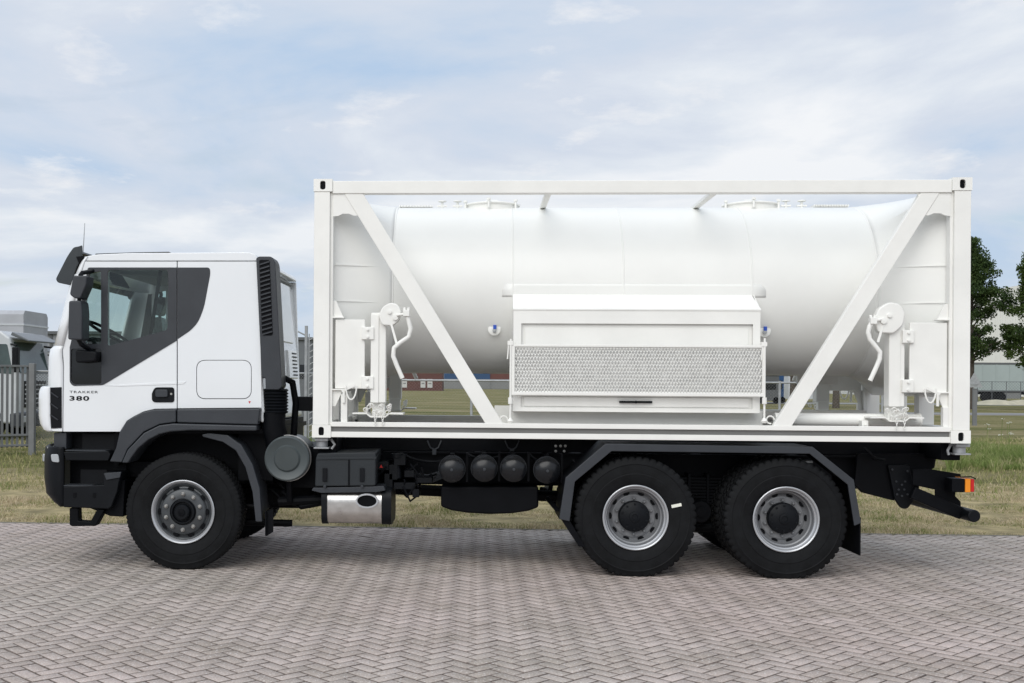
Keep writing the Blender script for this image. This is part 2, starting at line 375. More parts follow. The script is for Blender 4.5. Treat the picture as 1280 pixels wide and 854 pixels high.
def np_mesh(name, V, F, m):
    me = bpy.data.meshes.new(name); k = F.shape[1]
    me.vertices.add(len(V)); me.vertices.foreach_set('co', V.reshape(-1).astype(np.float32))
    me.loops.add(F.size); me.loops.foreach_set('vertex_index', F.reshape(-1).astype(np.int32))
    me.polygons.add(len(F)); me.polygons.foreach_set('loop_start', np.arange(0, F.size, k, dtype=np.int32)); me.update(calc_edges=True)
    me.materials.append(m); o = bpy.data.objects.new(name, me); col.objects.link(o); return o
def blades(name, xs, ys, hs, wd, lean, m, z0=-0.02):
    n = len(xs); a = rng.uniform(0, 2*np.pi, n); la = rng.uniform(0, 2*np.pi, n); ln = hs*lean*rng.uniform(0.2, 1, n)
    dx, dy = np.cos(a)*wd/2, np.sin(a)*wd/2; lx, ly = np.cos(la)*ln, np.sin(la)*ln
    V = np.zeros((n, 5, 3)); B = np.stack([xs, ys, np.full(n, z0)], 1); D = np.stack([dx, dy, np.zeros(n)], 1)
    mid = B + np.stack([lx*.35, ly*.35, hs*.6], 1); top = B + np.stack([lx, ly, hs*rng.uniform(.8, 1, n)], 1)
    V[:, 0] = B-D; V[:, 1] = B+D; V[:, 2] = mid+D*.7; V[:, 3] = mid-D*.7; V[:, 4] = top
    F = np.concatenate([np.stack([np.array([0,1,2])+5*0]*1)[None].repeat(n, 0).reshape(n,1,3), np.array([0,2,3])[None,None].repeat(n,0), np.array([3,2,4])[None,None].repeat(n,0)], 1) + (np.arange(n)*5)[:, None, None]
    return np_mesh(name, V.reshape(-1, 3), F.reshape(-1, 3), m)
def clumpy(n, x0, x1, y0, y1, k=0.35, s=0.1):
    nc = int(n*k/6)+1; cx = rng.uniform(x0, x1, nc); cy = rng.uniform(y0, y1, nc)
    idx = rng.integers(0, nc, int(n*k)); xs = np.concatenate([cx[idx]+rng.normal(0, s, len(idx)), rng.uniform(x0, x1, n-len(idx))]); ys = np.concatenate([cy[idx]+rng.normal(0, s, len(idx)), rng.uniform(y0, y1, n-len(idx))])
    ys = np.maximum(ys, y0 + rng.uniform(-0.10, 0.04, n) + 0.06*np.sin(xs*1.9)*np.sin(xs*.7+1)); return xs, ys
DRYG = leafy_mat('dry_grass_blades', [(0.68, 0.57, 0.40), (0.44, 0.36, 0.24), (0.60, 0.50, 0.35), (0.38, 0.34, 0.19), (0.24, 0.26, 0.10), (0.17, 0.21, 0.07)])
xs, ys = clumpy(190000, -13, 13, EY-0.02, EY+7.5)
keep = rng.uniform(0, 1, len(xs)) < 1.2 - (ys-EY)/7.5
xs, ys = xs[keep], ys[keep]
tag(blades('dry_grass', xs, ys, rng.uniform(0.02, 0.10, len(xs))*(0.6+0.5*np.sin(xs*2.1+ys*1.3)*np.sin(xs*.9-ys*2.2)), 0.012, 1.1, DRYG), 'short straw coloured dry grass on the verge beside the brick paving', 'grass', kind='stuff')
GRN = leafy_mat('meadow_blades', [(0.15, 0.20, 0.055), (0.22, 0.25, 0.085), (0.36, 0.33, 0.16), (0.56, 0.47, 0.29)])
xs, ys = clumpy(60000, -19, 24, EY+4, EY+26)
tag(blades('meadow_grass', xs, ys, rng.uniform(0.04, 0.15, len(xs)), 0.02, 0.9, GRN, -0.04), 'greener meadow grass behind the dry verge', 'grass', kind='stuff')
# tall weeds on the right and a little behind the cab
WEED = leafy_mat('weed_leaves', [(0.11, 0.17, 0.045), (0.17, 0.23, 0.065), (0.25, 0.30, 0.10), (0.48, 0.43, 0.25)], 0.35)
def weeds(name, n, px0, px1, d0, d1, h0, h1, label):
    pp = rng.uniform(px0, px1, n); edge = 1.6*np.abs(np.sin(pp*.021+1))*np.abs(np.sin(pp*.053))+rng.exponential(.5, n)
    dep = d0 + edge + (d1-d0)*rng.uniform(0, 1, n)**1.3; ys_ = dep + CY
    xs_ = CX + ys_*0 + (dep)*np.tan(np.arctan((pp-PX0)/FPX) - YAW)
    cl = 0.5 + 0.5*np.sin(xs_*1.7+ys_*.9)*np.sin(xs_*.6-ys_*1.3+1)
    hs = rng.uniform(h0, h1, n)*(0.2+0.8*cl)*(1.05-0.5*(dep-d0)/(d1-d0))
    tag(blades(name, xs_, ys_, hs, 0.022, 0.75, WEED, -0.04), label, 'weeds', kind='stuff')
weeds('tall_weeds', 34000, 1185, 1420, 24.3, 33, 0.12, 0.62, 'tall green weeds with pale heads growing right of the container')
weeds('rough_grass', 9000, 330, 480, 25.5, 33, 0.3, 0.8, 'rough green grass tufts behind the gap between cab and container')
UMB = mat('umbel_white', (0.75, 0.75, 0.66), 0.8, var=0.1)
ub = MB(); ust = MB()
for k in range(9):
    d = random.uniform(25.5, 33); px = random.uniform(1216, 1330)
    y = d + CY; x = CX + d*math.tan(math.atan((px-PX0)/FPX)-YAW); h = random.uniform(.6, 1.0)
    ust.tube([(x, y, -.04), (x+.03, y, h)], 0.006, 5)
    for q in range(9):
        a = random.uniform(0, 6.28); r_ = random.uniform(0, .07)
        ub.lathe([(0, -.008), (.012, 0), (0, .006)], x+.03+r_*math.cos(a), y+r_*math.sin(a), h+random.uniform(-.01, .02), 'z', 6)
WFL = tag(obj('wild_flowers', ust, WEED), 'thin weed stalks carrying white flower umbels beside the container', 'weeds', kind='stuff')
obj('flower_head', ub, UMB, WFL)

# ================================================================== TRUCK
SY = -1.15         # cab side plane
TR = empty('truck', (X(560, 0), 0, 0))
tag(TR, 'white three axle flatbed truck with black chassis carrying the tank container', 'truck')
YN = -1.19
def both(fn):
    for s in (1, -1): fn(s)
# ---- cab sides
door_out = PL([(79, 539.5), (150, 539.5), (158.4, 526), (167, 520.6), (179.5, 514.3), (193.6, 511), (220.8, 510.6), (220.8, 327), (106.5, 327), (101.5, 343), (78.5, 438), (80, 458)], SY)
win_main = fillet(PL([(134.6, 337.5), (210.5, 337.5), (209.5, 412.5), (134.6, 433)], SY), 0.035)
win_quart = fillet(PL([(112, 342), (126.5, 339), (126.5, 430), (107, 430), (107, 375)], SY), 0.02)
win_low = fillet(PL([(89, 436), (127, 436), (127, 480), (92, 480.5), (88.5, 476)], SY), 0.025)
trim = fillet(PL([(110, 334.5), (220.8, 334.5), (220.8, 426), (129, 481.5), (91.5, 482.5), (87.3, 478), (87.3, 434), (103, 372)], SY), [.02, 0, 0, .02, .02, .03, .02, .02])
panel_out = PL([(222.2, 327), (322.3, 327), (326.5, 470), (326.8, 509.6), (222.2, 510.4)], SY)
hat = fillet(PL([(245.3, 450), (314.6, 450), (314.6, 499), (245.3, 499)], SY), 0.09, 8)
hat_in = fillet(PL([(246.1, 450.8), (313.8, 450.8), (313.8, 498.2), (246.1, 498.2)], SY), 0.085, 8)
quart = fillet(PL([(222.2, 334.5), (262.3, 334.5), (263, 342), (255, 385), (247.6, 403), (238.6, 413), (222.2, 424)], SY), [0, .03, .03, .1, .15, .1, 0])
def yy(a, s): return a if s > 0 else -a      # s=1: near side
def side(s):
    d = obj('door', MB().prism(door_out, yy(SY, s), yy(SY+.05, s), [win_main, win_quart, win_low]), WHITE, TR)
    obj('window_trim', MB().prism(trim, yy(SY-.006, s), yy(SY+.01, s), [win_main, win_quart, win_low]), DGREY, d, bevel=.002)
    obj('window', MB().prism(win_main, yy(SY+.012, s), yy(SY+.016, s)), GLASS, d)
    obj('quarter_window', MB().prism(win_quart, yy(SY+.012, s), yy(SY+.016, s)), GLASS, d)
    obj('lower_window', MB().prism(win_low, yy(SY+.008, s), yy(SY+.02, s)), BGLASS, d)
    hp = fillet(PL([(190, 492), (193.5, 484.2), (218, 484.2), (218, 503), (190, 503)], SY), [.01, .03, .03, .03, .04])
    h = obj('handle', MB().prism(hp, yy(SY-.010, s), yy(SY+.01, s)), BPLAS, d, bevel=.004)
    g1 = fillet(PL([(195, 487), (210.5, 487), (210.5, 496.5), (195, 496.5)], SY), .02)
    obj('grip', MB().prism(g1, yy(SY-.030, s), yy(SY-.006, s)), DGREY, d, bevel=.006)
    obj('lock', MB().lathe([(0, -.004), (.011, -.004), (.011, .01)], *[P(214.5, 492.5, SY)[0], yy(SY-.012, s), P(214.5, 492.5, SY)[1]], 'y', 14), NUT, d)
    # fold line pressed in the door
    fl = PL([(130, 482), (221, 477.5), (221, 480.5), (150, 483)], SY)
    obj('crease', MB().prism(fl, yy(SY-.004, s), yy(SY+.01, s)), WHITE, d, bevel=.0015)
    p = obj('side_panel', MB().prism(panel_out, yy(SY, s), yy(SY+.05, s), [hat]), WHITE, TR)
    obj('hatch', MB().prism(hat_in, yy(SY, s), yy(SY+.03, s)), WHITE, p, bevel=.003)
    obj('quarter_panel', MB().prism(quart, yy(SY-.005, s), yy(SY+.01, s)), DGREY, p, bevel=.002)
    fl2 = PL([(222.4, 477.4), (233, 477), (229, 480.3), (222.4, 480.4)], SY)
    obj('crease', MB().prism(fl2, yy(SY-.004, s), yy(SY+.01, s)), WHITE, p, bevel=.0015)
    obj('side_backing', MB().prism(PL([(100, 345), (220, 345), (309, 330), (317, 505), (222, 506), (180, 520), (150, 535), (84, 535), (82, 450)], SY), yy(SY+.055, s), yy(SY+.06, s),
        [fillet(PL([(105, 345), (213, 335.2+10), (212, 415), (128, 440), (104, 440)], SY), .02)]), SEATD, TR)
both(side)
# ---- cab front shell (plan-curved), windscreen, roof, back
def shell_row(py, xf, xs, Yside=SY, depth=.32, bulge=.07, n=8, yf=-1.0):
    x_s, z = P(xs, py, Yside); x_f = P(xf, py, yf)[0]
    row = []
    for k in range(n+1):
        a = k/n*math.pi/2
        row.append((x_f + (x_s-x_f)*(1-math.sin(a)**1.0), Yside + depth*(1-math.cos(a)), z))
    for k in range(1, 11):
        y = Yside+depth + (-(Yside+depth))*k/10
        row.append((x_f - bulge*(1-(y/(Yside+depth))**2), y, z))
    row += [(p[0], -p[1], p[2]) for p in row[-2::-1]]
    return row
rows_t = [shell_row(py, a, b) for py, a, b in ((321, 105, 110), (326, 101, 106.5), (337, 95.5, 103), (343, 92, 101.5))]
rows_w = [shell_row(py, a, b, bulge=-.02) for py, a, b in ((343, 92, 101.5), (357, 85.5, 98), (380, 79.5, 92.5), (400, 74.5, 87.5), (432, 66.5, 80))]
rows_l = [shell_row(py, a, b) for py, a, b in ((432, 66.5, 80), (437, 60, 78), (447, 58, 78), (458, 57.3, 79.3), (484, 56.5, 79), (539, 58, 79))]
obj('front_header', MB().grid(rows_t), WHITE, TR, solid=.012)
cut = lambda rows, a, b: [r[a:b] for r in rows]
nn = len(rows_w[0])
obj('pillar', MB().grid(cut(rows_w, 0, 7)), WHITE, TR, solid=.03)
obj('pillar', MB().grid(cut(rows_w, nn-7, nn)), WHITE, TR, solid=.03)
obj('windscreen', MB().grid(cut(rows_w, 6, nn-6)), GLASS, TR)
obj('front_panel', MB().grid(rows_l), WHITE, TR, solid=.02)
obj('front_corner', MB().grid([shell_row(py, a, b, SY-.012, .26, .02) for py, a, b in ((484, 54, 63), (485, 51, 63), (490, 48.6, 63), (500, 48, 63), (520, 48, 63), (530, 50, 63.5), (537, 55, 64), (539, 60, 66))]), WHITE, TR, solid=.02)
gv = obj('corner_vent', MB().prism(PL([(63, 484.5), (77.6, 484), (77.6, 535), (64.5, 535)], SY), SY-.016, SY+.04), BPLAS, TR, bevel=.004)
for k in range(3):
    zq = P(70, 493+k*14, SY)[1]; xq = P(68, 493, SY)[0]
    obj('fin', MB().bar((xq-.03, SY-.02, zq+.02), (xq+.045, SY-.02, zq-.03), .008, .02), DGREY, gv)
obj('bumper_strip', MB().prism(PL([(64, 536), (78, 536), (78, 539.5), (65, 539)], SY), SY-.01, SY+.03), WHITE, TR, bevel=.003)
roof = fillet(PL([(104, 326), (107, 320.5), (120, 318), (160, 316.3), (312, 315.2), (320, 318.5), (323.5, 326)], SY), .03)
obj('roof', MB().prism(roof, SY+.005, -SY-.005), WHITE, TR, bevel=.02)
obj('roof_hatch', MB().prism(PL([(118, 319), (118, 316.8), (165, 315.2), (211, 314.4), (211, 318)], SY+.1), SY+.12, SY+.9), BLACK, TR, bevel=.006)
YB = 1.08
bx_t, bz_t = P(364.5, 343, YB); bx_b, bz_b = P(374, 480, YB); zb_low = P(374, 520, YB)[1]
rt_z = P(322, 322, SY)[1]
def back_x(z): return bx_t + (bx_b-bx_t)*(z-bz_t)/(bz_b-bz_t)
cb = MB().prism([(back_x(rt_z-.06)-.06, rt_z-.02), (back_x(rt_z-.12), rt_z-.14), (back_x(zb_low), zb_low), (back_x(zb_low)-.05, zb_low), (back_x(rt_z-.12)-.10, rt_z-.05)], SY+.02, -SY-.02)
back = obj('cab_back', cb, WHITE, TR, bevel=.03)
def back_patch(y0, y1, z0, z1, off, m, name, bev=.004):
    a = MB(); vs = []
    for z in (z0, z1):
        for y in (y0, y1):
            vs.append((back_x(z)-.004, y, z)); vs.append((back_x(z)+off, y, z))
    a.add(vs, [(1,3,7,5),(0,4,6,2),(0,1,5,4),(2,6,7,3),(4,5,7,6),(0,2,3,1)])
    return obj(name, a, m, back, bevel=bev)
for y0, y1, z0, z1 in ((-.75, -.15, 2.30, 2.75), (.12, .78, 2.22, 2.86), (-.75, -.2, 2.79, 2.95)):
    back_patch(y0, y1, z0, z1, .014, WHITE, 'pressing', .01)
back_patch(.35, .95, 1.83, 2.14, .02, WHITE, 'pressing', .01)
for k in range(7): back_patch(.62, .86, 1.86+k*.04, 1.876+k*.04, .03, BPLAS, 'louvre', .002)
obj('cab_floor', MB().box(X(82, SY), X(322, SY), SY+.07, -SY-.07, Z(508, SY)-.03, Z(508, SY)), BLACK, TR)
obj('head_lining', MB().box(X(112, SY), X(318, SY), SY+.07, -SY-.07, Z(331, SY)-.02, Z(331, SY)), LINER, TR)
# interior
zf = Z(508, SY)
def seat(y):
    x0 = P(172, 400, -.62)[0]; s = obj('seat', MB().box(x0-.12, x0+.40, y-.26, y+.26, zf+.22, zf+.36), SEATM, TR, bevel=.05)
    obj('seat_back', MB().bar((x0+.32, y, zf+.32), (x0+.42, y, zf+.86), .13, .46), SEATM, s, bevel=.05)
    obj('headrest', MB().bar((x0+.40, y, zf+.90), (x0+.43, y, zf+1.12), .10, .27), SEATM, s, bevel=.04)
    obj('seat_base', MB().box(x0-.02, x0+.3, y-.2, y+.2, zf+.0, zf+.22), SEATD, s)
seat(-.62); seat(.62)
xd = X(82, SY)
obj('dashboard', MB().prism([(xd+.0, zf), (xd+.38, zf), (xd+.34, zf+.4), (xd+.38, zf+.55), (xd+.22, zf+.64), (xd+.04, zf+.62)], SY+.1, -SY-.1), SEATD, TR, bevel=.03)
sw = MB(); c0 = Vector((P(136, 415, -.6)[0], -.6, zf+.70)); ax = Vector((.5, 0, .87)).normalized(); u0 = Vector((0, 1, 0)); v0 = ax.cross(u0)
ring = [c0 + (u0*math.cos(t) + v0*math.sin(t))*.22 for t in [2*math.pi*k/28 for k in range(29)]]
sw.tube(ring, .016, 8); sw.bar(c0-u0*.21, c0+u0*.21, .03, .02, ax); sw.tube([c0, c0-ax*.35], .035)
obj('steering_wheel', sw, BPLAS, TR)
obj('sun_blind', MB().bar((P(142, 340, -.6)[0], -.6, zf+1.30), (P(152, 360, -.6)[0], -.6, zf+1.17), .02, .5), SEATD, TR, bevel=.006)
obj('seat_belt', MB().bar((X(181, SY), -1.00, zf+.60), (X(196, SY), -1.04, Z(336, SY)), .035, .006, (0, 1, 0)), BPLAS, TR)
# ---- air intake stack
duct_px = [(320, 323), (323, 320.6), (340, 320.6), (344, 328), (352.3, 484), (348, 487.3), (332, 487), (331.5, 473), (327, 472)]
dw = fillet(PL(duct_px, SY-.03), [.01, .02, .03, .03, .02, .01, .01, 0, 0])
du = obj('air_intake', MB().prism(dw, SY-.03, SY+.22), DGREY, TR, bevel=.012)
gi = PL([(324, 325), (337, 325), (341, 419.5), (327.6, 419.5)], SY-.03)
gr = obj('intake_grille', MB().prism(fillet(gi, .02), SY-.034, SY-.02), BLACK, du)
for k in range(17):
    py = 328.5+k*5.45; t = (py-325)/94.5
    a = P(324.6+t*3.6, py+2.5, SY-.034); b = P(336.6+t*4.0, py-1.2, SY-.034)
    obj('slat', MB().bar((a[0], SY-.040, a[1]), (b[0], SY-.040, b[1]), .013, .016), DGREY, gr)
bl = MB(); bxc = X(344.5, SY+.08); z1, z0 = Z(486, SY+.08, 345), Z(517, SY+.08, 345)
prof = []
for k in range(17): prof.append((.105 + (.018 if k % 2 else 0), (z0-z1)*k/16))
bl.lathe(prof, bxc, SY+.10, z1, 'z', 28)
obj('intake_bellows', bl, BPLAS, TR)
obj('intake_pipe', MB().tube([(bxc-.02, SY+.1, z0+.01), (bxc-.02, SY+.1, z0-.12), (bxc+.02, SY+.12, z0-.3)], .115, 24), BLACK, TR)
obj('latch_bracket', MB().tube([(bxc+.14, SY+.3, z0-.25), (bxc+.16, SY+.3, z0+.1), (bxc+.13, SY+.28, z0+.3), (bxc+.02, SY+.2, z0+.36)], .035, 8).box(bxc+.14, bxc+.32, SY+.3, SY+.5, z0+.02, z0+.16), BLACK, TR, bevel=.01)
# ---- sun visor and antenna
vis = fillet(PL([(97, 307.5), (101, 306), (101.5, 317), (99, 325), (94, 334), (86.5, 356.5), (70.5, 353), (68, 348.5), (83, 319), (90.5, 308.6)], SY), [.01]*5+[.02, .03, .03, .05, .02])
vis_in = PL([(98, 320), (92, 334), (85, 354), (72, 350.5), (90, 330)], SY)
vi = obj('sun_visor', MB().prism(vis, SY+.03, SY+.05), VISOR, TR, bevel=.006)
obj('visor_end', MB().prism(vis, -SY-.05, -SY-.03), VISOR, vi, bevel=.006)
sh = PL([(98, 313), (94, 313.5), (90, 314), (83, 320), (68.5, 348), (70, 349), (84.5, 322), (91.5, 316), (98, 315)], SY)
obj('visor_shade', MB().prism(sh, SY+.051, -SY-.051), VISOR, vi)
obj('visor_bracket', MB().prism(PL([(95, 321), (105, 320), (104, 323), (98, 328)], SY), SY+.0, SY+.04), BLACK, vi)
a0 = P(103.5, 322, SY+.3); a1 = P(106, 279, SY+.3)
obj('antenna', MB().tube([(a0[0], SY+.3, a0[1]), (a1[0], SY+.3, a1[1])], [.006, .003], 6), GALV, TR)
# ---- mirrors
def mirror(s):
    ym = SY-.20
    up = fillet(PL([(95, 345.5), (112.5, 345.5), (111.5, 357), (104, 374), (97, 374), (90.5, 369)], ym), .02)
    lo = fillet(PL([(90, 377), (105.5, 376.5), (107, 392), (106.5, 425.5), (88.8, 425)], ym), [.02, .03, .03, .02, .02])
    m = obj('mirror', MB().prism(lo, yy(ym-.09, s), yy(ym+.12, s)), DGREY, TR, bevel=.022)
    obj('wide_mirror', MB().prism(up, yy(ym-.08, s), yy(ym+.12, s)), DGREY, m, bevel=.022)
    top = P(107, 341, ym); bot = P(106, 430, ym)
    obj('mirror_arm', MB().tube([(P(100,347,ym)[0], yy(ym, s), top[1]-.03), (P(102,341,ym)[0], yy(ym+.02, s), top[1]), (P(116,338,SY)[0], yy(SY, s), P(116,339,SY)[1])], .022, 8), BPLAS, m)
    obj('mirror_arm', MB().tube([(P(98,424,ym)[0], yy(ym, s), P(98,424,ym)[1]), (P(100,431,ym)[0], yy(ym+.02, s), bot[1]), (P(116,440,SY)[0], yy(SY, s), P(116,440,SY)[1])], .022, 8), BPLAS, m)
    obj('mirror_joint', MB().tube([(P(99,360,ym)[0], yy(ym, s), P(99,360,ym)[1]), (P(99,380,ym)[0], yy(ym, s), P(99,380,ym)[1])], .02, 8), BPLAS, m)
both(mirror)
obj('kerb_mirror', MB().prism(fillet(PL([(96, 437), (124, 440), (122, 452), (97, 454)], SY-.08), .03), SY-.14, SY-.02), BPLAS, TR, bevel=.02)
# ---- lower cab: fender, steps, bumper
ar_o = [(138, 577), (146, 560), (150.4, 541), (158.6, 527.2), (167, 521.6), (179.5, 515.3), (193.6, 512), (221, 511.6), (221, 528.2), (217.5, 528.2), (200.6, 530.6), (181, 540), (161, 561), (153.6, 578)]
ar_r = [(222.2, 511.6), (326, 510.8), (323, 531), (222.2, 528.2)]
lip_ = [(153.9, 578.5), (161.4, 562), (181.5, 541), (200.9, 531.4), (217.5, 529.2), (322.5, 531.8), (322, 538.5), (240, 538), (215, 539.5), (200.6, 543), (187, 550), (175, 560), (166, 572), (162, 578.5)]
lip_in = [(a, b) for a, b in lip_]
obj('front_fender', MB().prism(PL(ar_o, YN), YN-.03, YN+.10), DGREY, TR, bevel=.012)
obj('front_fender', MB().prism(PL(ar_r, YN), YN-.03, YN+.10), DGREY, TR, bevel=.012)
obj('fender_lip', MB().prism(PL(lip_, YN), YN-.05, YN+.28), DGREY, TR, bevel=.014)
def far_fender():
    obj('front_fender', MB().prism(PL(ar_o[:8]+[(221, 511), (326, 510.8), (322, 538)]+ar_o[9:], YN), -YN-.10, -YN+.03), DGREY, TR, bevel=.012)
far_fender()
rf = [(253, 543), (262, 541.5), (285, 544), (302, 556), (316, 580), (325, 610), (328, 652), (320, 652), (316, 615), (307, 584), (295, 563), (279, 552.5), (254, 546)]
obj('wheel_fender', MB().prism(PL(rf, YN+.02), YN+.0, YN+.38), DGREY, TR, bevel=.008)
obj('mud_flap', MB().box(X(332, YN), X(333.5, YN), YN+.02, YN+.36, Z(670, YN, 330), Z(640, YN, 330)).prism(PL([(331, 640), (341.5, 636), (341.5, 665), (332, 671)], YN+.05), YN+.05, YN+.06), BLACK, TR)
obj('arch_lining', MB().prism(PL([(155, 580), (165, 562), (190, 545), (225, 541), (345, 541), (345, 535), (150, 535), (150, 580)], YN+.3), -1.08, 1.08), BLACK, TR)
bp_ = obj('bumper', MB().grid([shell_row(py, a, b, SY-.03, .36, .02) for py, a, b in ((559, 58, 80), (561, 54, 80), (575, 52.6, 80), (600, 52.6, 80), (618, 55, 80), (628, 66, 80), (633, 76, 81))]), BPLAS, TR, solid=.03)
obj('headlight', MB().prism(fillet(PL([(65.5, 567.5), (75, 567.5), (76.5, 578), (67, 577)], SY), .02), SY-.05, SY-.0), LENS, bp_, bevel=.006)
obj('headlight', MB().prism(fillet(PL([(65.5, 567.5), (75, 567.5), (76.5, 578), (67, 577)], SY), .02), -SY, -SY+.05), LENS, bp_, bevel=.006)
hl = P(53.5, 572, -.95)
obj('headlight', MB().box(hl[0]-.006, hl[0]+.05, -.95, -.6, hl[1]-.04, hl[1]+.035), LENS, bp_, bevel=.01)
obj('bumper_top', MB().box(X(57, SY), X(79, SY), SY+.05, -SY-.05, Z(561, SY, 60), Z(559, SY, 60)), GALV, bp_)
obj('lower_front', MB().box(X(66, SY), X(82, SY), SY+.03, -SY-.03, Z(562, SY, 70), Z(541, SY, 70)), DGREY, TR, bevel=.01)
obj('front_skirt', MB().box(X(80, SY), X(151, SY), SY+.18, SY+.2, Z(628, SY, 110), Z(541, SY, 110)), BLACK, TR)
st = obj('step', MB().prism(PL([(80, 565), (136, 563.5), (139, 568), (136, 576), (83, 575.5)], SY-.02), SY-.04, SY+.2), BPLAS, TR, bevel=.008)
obj('tread', MB().box(X(84, SY), X(134, SY), SY-.035, SY+.15, Z(563, SY, 100)-.006, Z(563, SY, 100)+.004), DGREY, st)
st = obj('step', MB().prism(PL([(80, 608), (130, 606), (130, 591), (135, 590), (152, 590), (147, 615), (140, 633), (136, 636), (80, 634)], SY-.04), SY-.06, SY+.2), BPLAS, TR, bevel=.01)
obj('tread', MB().box(X(83, SY), X(128, SY), SY-.055, SY+.15, Z(606.5, SY, 100)-.006, Z(606.5, SY, 100)+.004), DGREY, st)
for px in (93.5, 118): obj('slot', MB().prism(fillet(PL([(px-2, 616), (px+2, 616), (px+2, 622.5), (px-2, 622.5)], SY-.06), .01), SY-.064, SY-.05), BLACK, st)
obj('step_back', MB().box(X(97, SY), X(145, SY), SY+.14, SY+.16, Z(563, SY, 100), Z(543, SY, 100)), BPLAS, TR)
obj('step_back', MB().box(X(97, SY), X(130, SY), SY+.10, SY+.12, Z(606, SY, 100), Z(588, SY, 100)), BPLAS, TR)
obj('panel_edge', MB().prism(PL([(130, 592), (151.5, 590), (150, 597), (133, 600)], SY-.07), SY-.075, SY-.06), DGREY, TR, bevel=.004)
lp = [(88.5, 636), (88.5, 655), (117, 655), (129, 638)]
obj('step_loop', MB().prism(PL([(87, 635), (98, 635), (98.5, 651), (113, 652), (122, 636), (131, 637.5), (120, 657.5), (90, 658), (87, 656)], SY-.02), SY-.03, SY+.08), BLACK, TR, bevel=.01)
obj('lower_sill', MB().prism(PL([(110, 634), (150, 600), (157, 600), (155, 646), (138, 645)], SY+.05), SY+.03, SY+.3), BLACK, TR, bevel=.01)
obj('under_floor', MB().box(X(152, -.6), X(345, -.6), -.72, .72, Z(604, -.7, 250), Z(540, -.7, 250)), BLACK, TR)
obj('rear_valance', MB().box(X(300, -.9), X(343, -.9), -.95, .95, Z(600, -.9, 320), Z(528, -.9, 320)), BLACK, TR)
obj('front_axle_beam', MB().box(X(160, 0)-.0, X(300, 0), -.9, .9, .85, 1.0).tube([(X(228, YN), -1.0, .52), (X(228, YN), 1.0, .52)], .09, 12), BLACK, TR)
# ---- wheels
RAD = .550
def tyre_prof(w, R_=RAD):
    h = w/2
    return [(.285, h-.045), (.30, h-.025), (.33, h-.012), (.375, h-.002), (.405, h+.002), (.412, h-.002), (.425, h-.001), (R_-.075, h-.006), (R_-.067, h-.002), (R_-.055, h-.010), (R_-.03, h-.016), (R_-.013, h-.022), (R_, h-.034), (R_, h-.075), (R_-.014, h-.078), (R_-.014, h-.090), (R_, h-.093), (R_+.002, .012), (R_-.012, .010),
            (R_-.012, -.010), (R_+.002, -.012), (R_, -h+.093), (R_-.014, -h+.090), (R_-.014, -h+.078), (R_, -h+.075), (R_, -h+.034), (R_-.013, -h+.022), (R_-.03, -h+.016), (R_-.055, -h+.010), (R_-.067, -h+.002), (R_-.075, -h+.006), (.425, -h+.001), (.412, -h+.002), (.405, -h-.002), (.375, -h+.002), (.33, -h+.012), (.30, -h+.025), (.285, -h+.045)]
def lug(depth, per, nlug):
    def fn(r, t, k, j):
        n = j if j < 19 else 37-j
        if 10 <= n <= 13 and (k % per) == 0: return r - depth*(0.35 if n == 10 else 1)
        if n >= 16 and ((k + (2 if t > 0 else 0)) % per) == 0: return r - depth*.8
        return r
    return fn
def tyre(mb, x, y, z, w, depth, per, seg, R_=.566):
    mb.lathe(tyre_prof(w, R_), x, y, z, 'y', seg, lug(depth, per, 0), caps=False)
    for i, v in enumerate(mb.v):       # contact patch and the bulge above it
        if v[2] < .16 and abs(v[0]-x) < .4: k = (1-max(v[2], 0)/.16)**2*max(0, 1-(abs(v[0]-x)/.4)**2); mb.v[i] = (v[0], y+(v[1]-y)*(1+.07*k), max(v[2], .001))
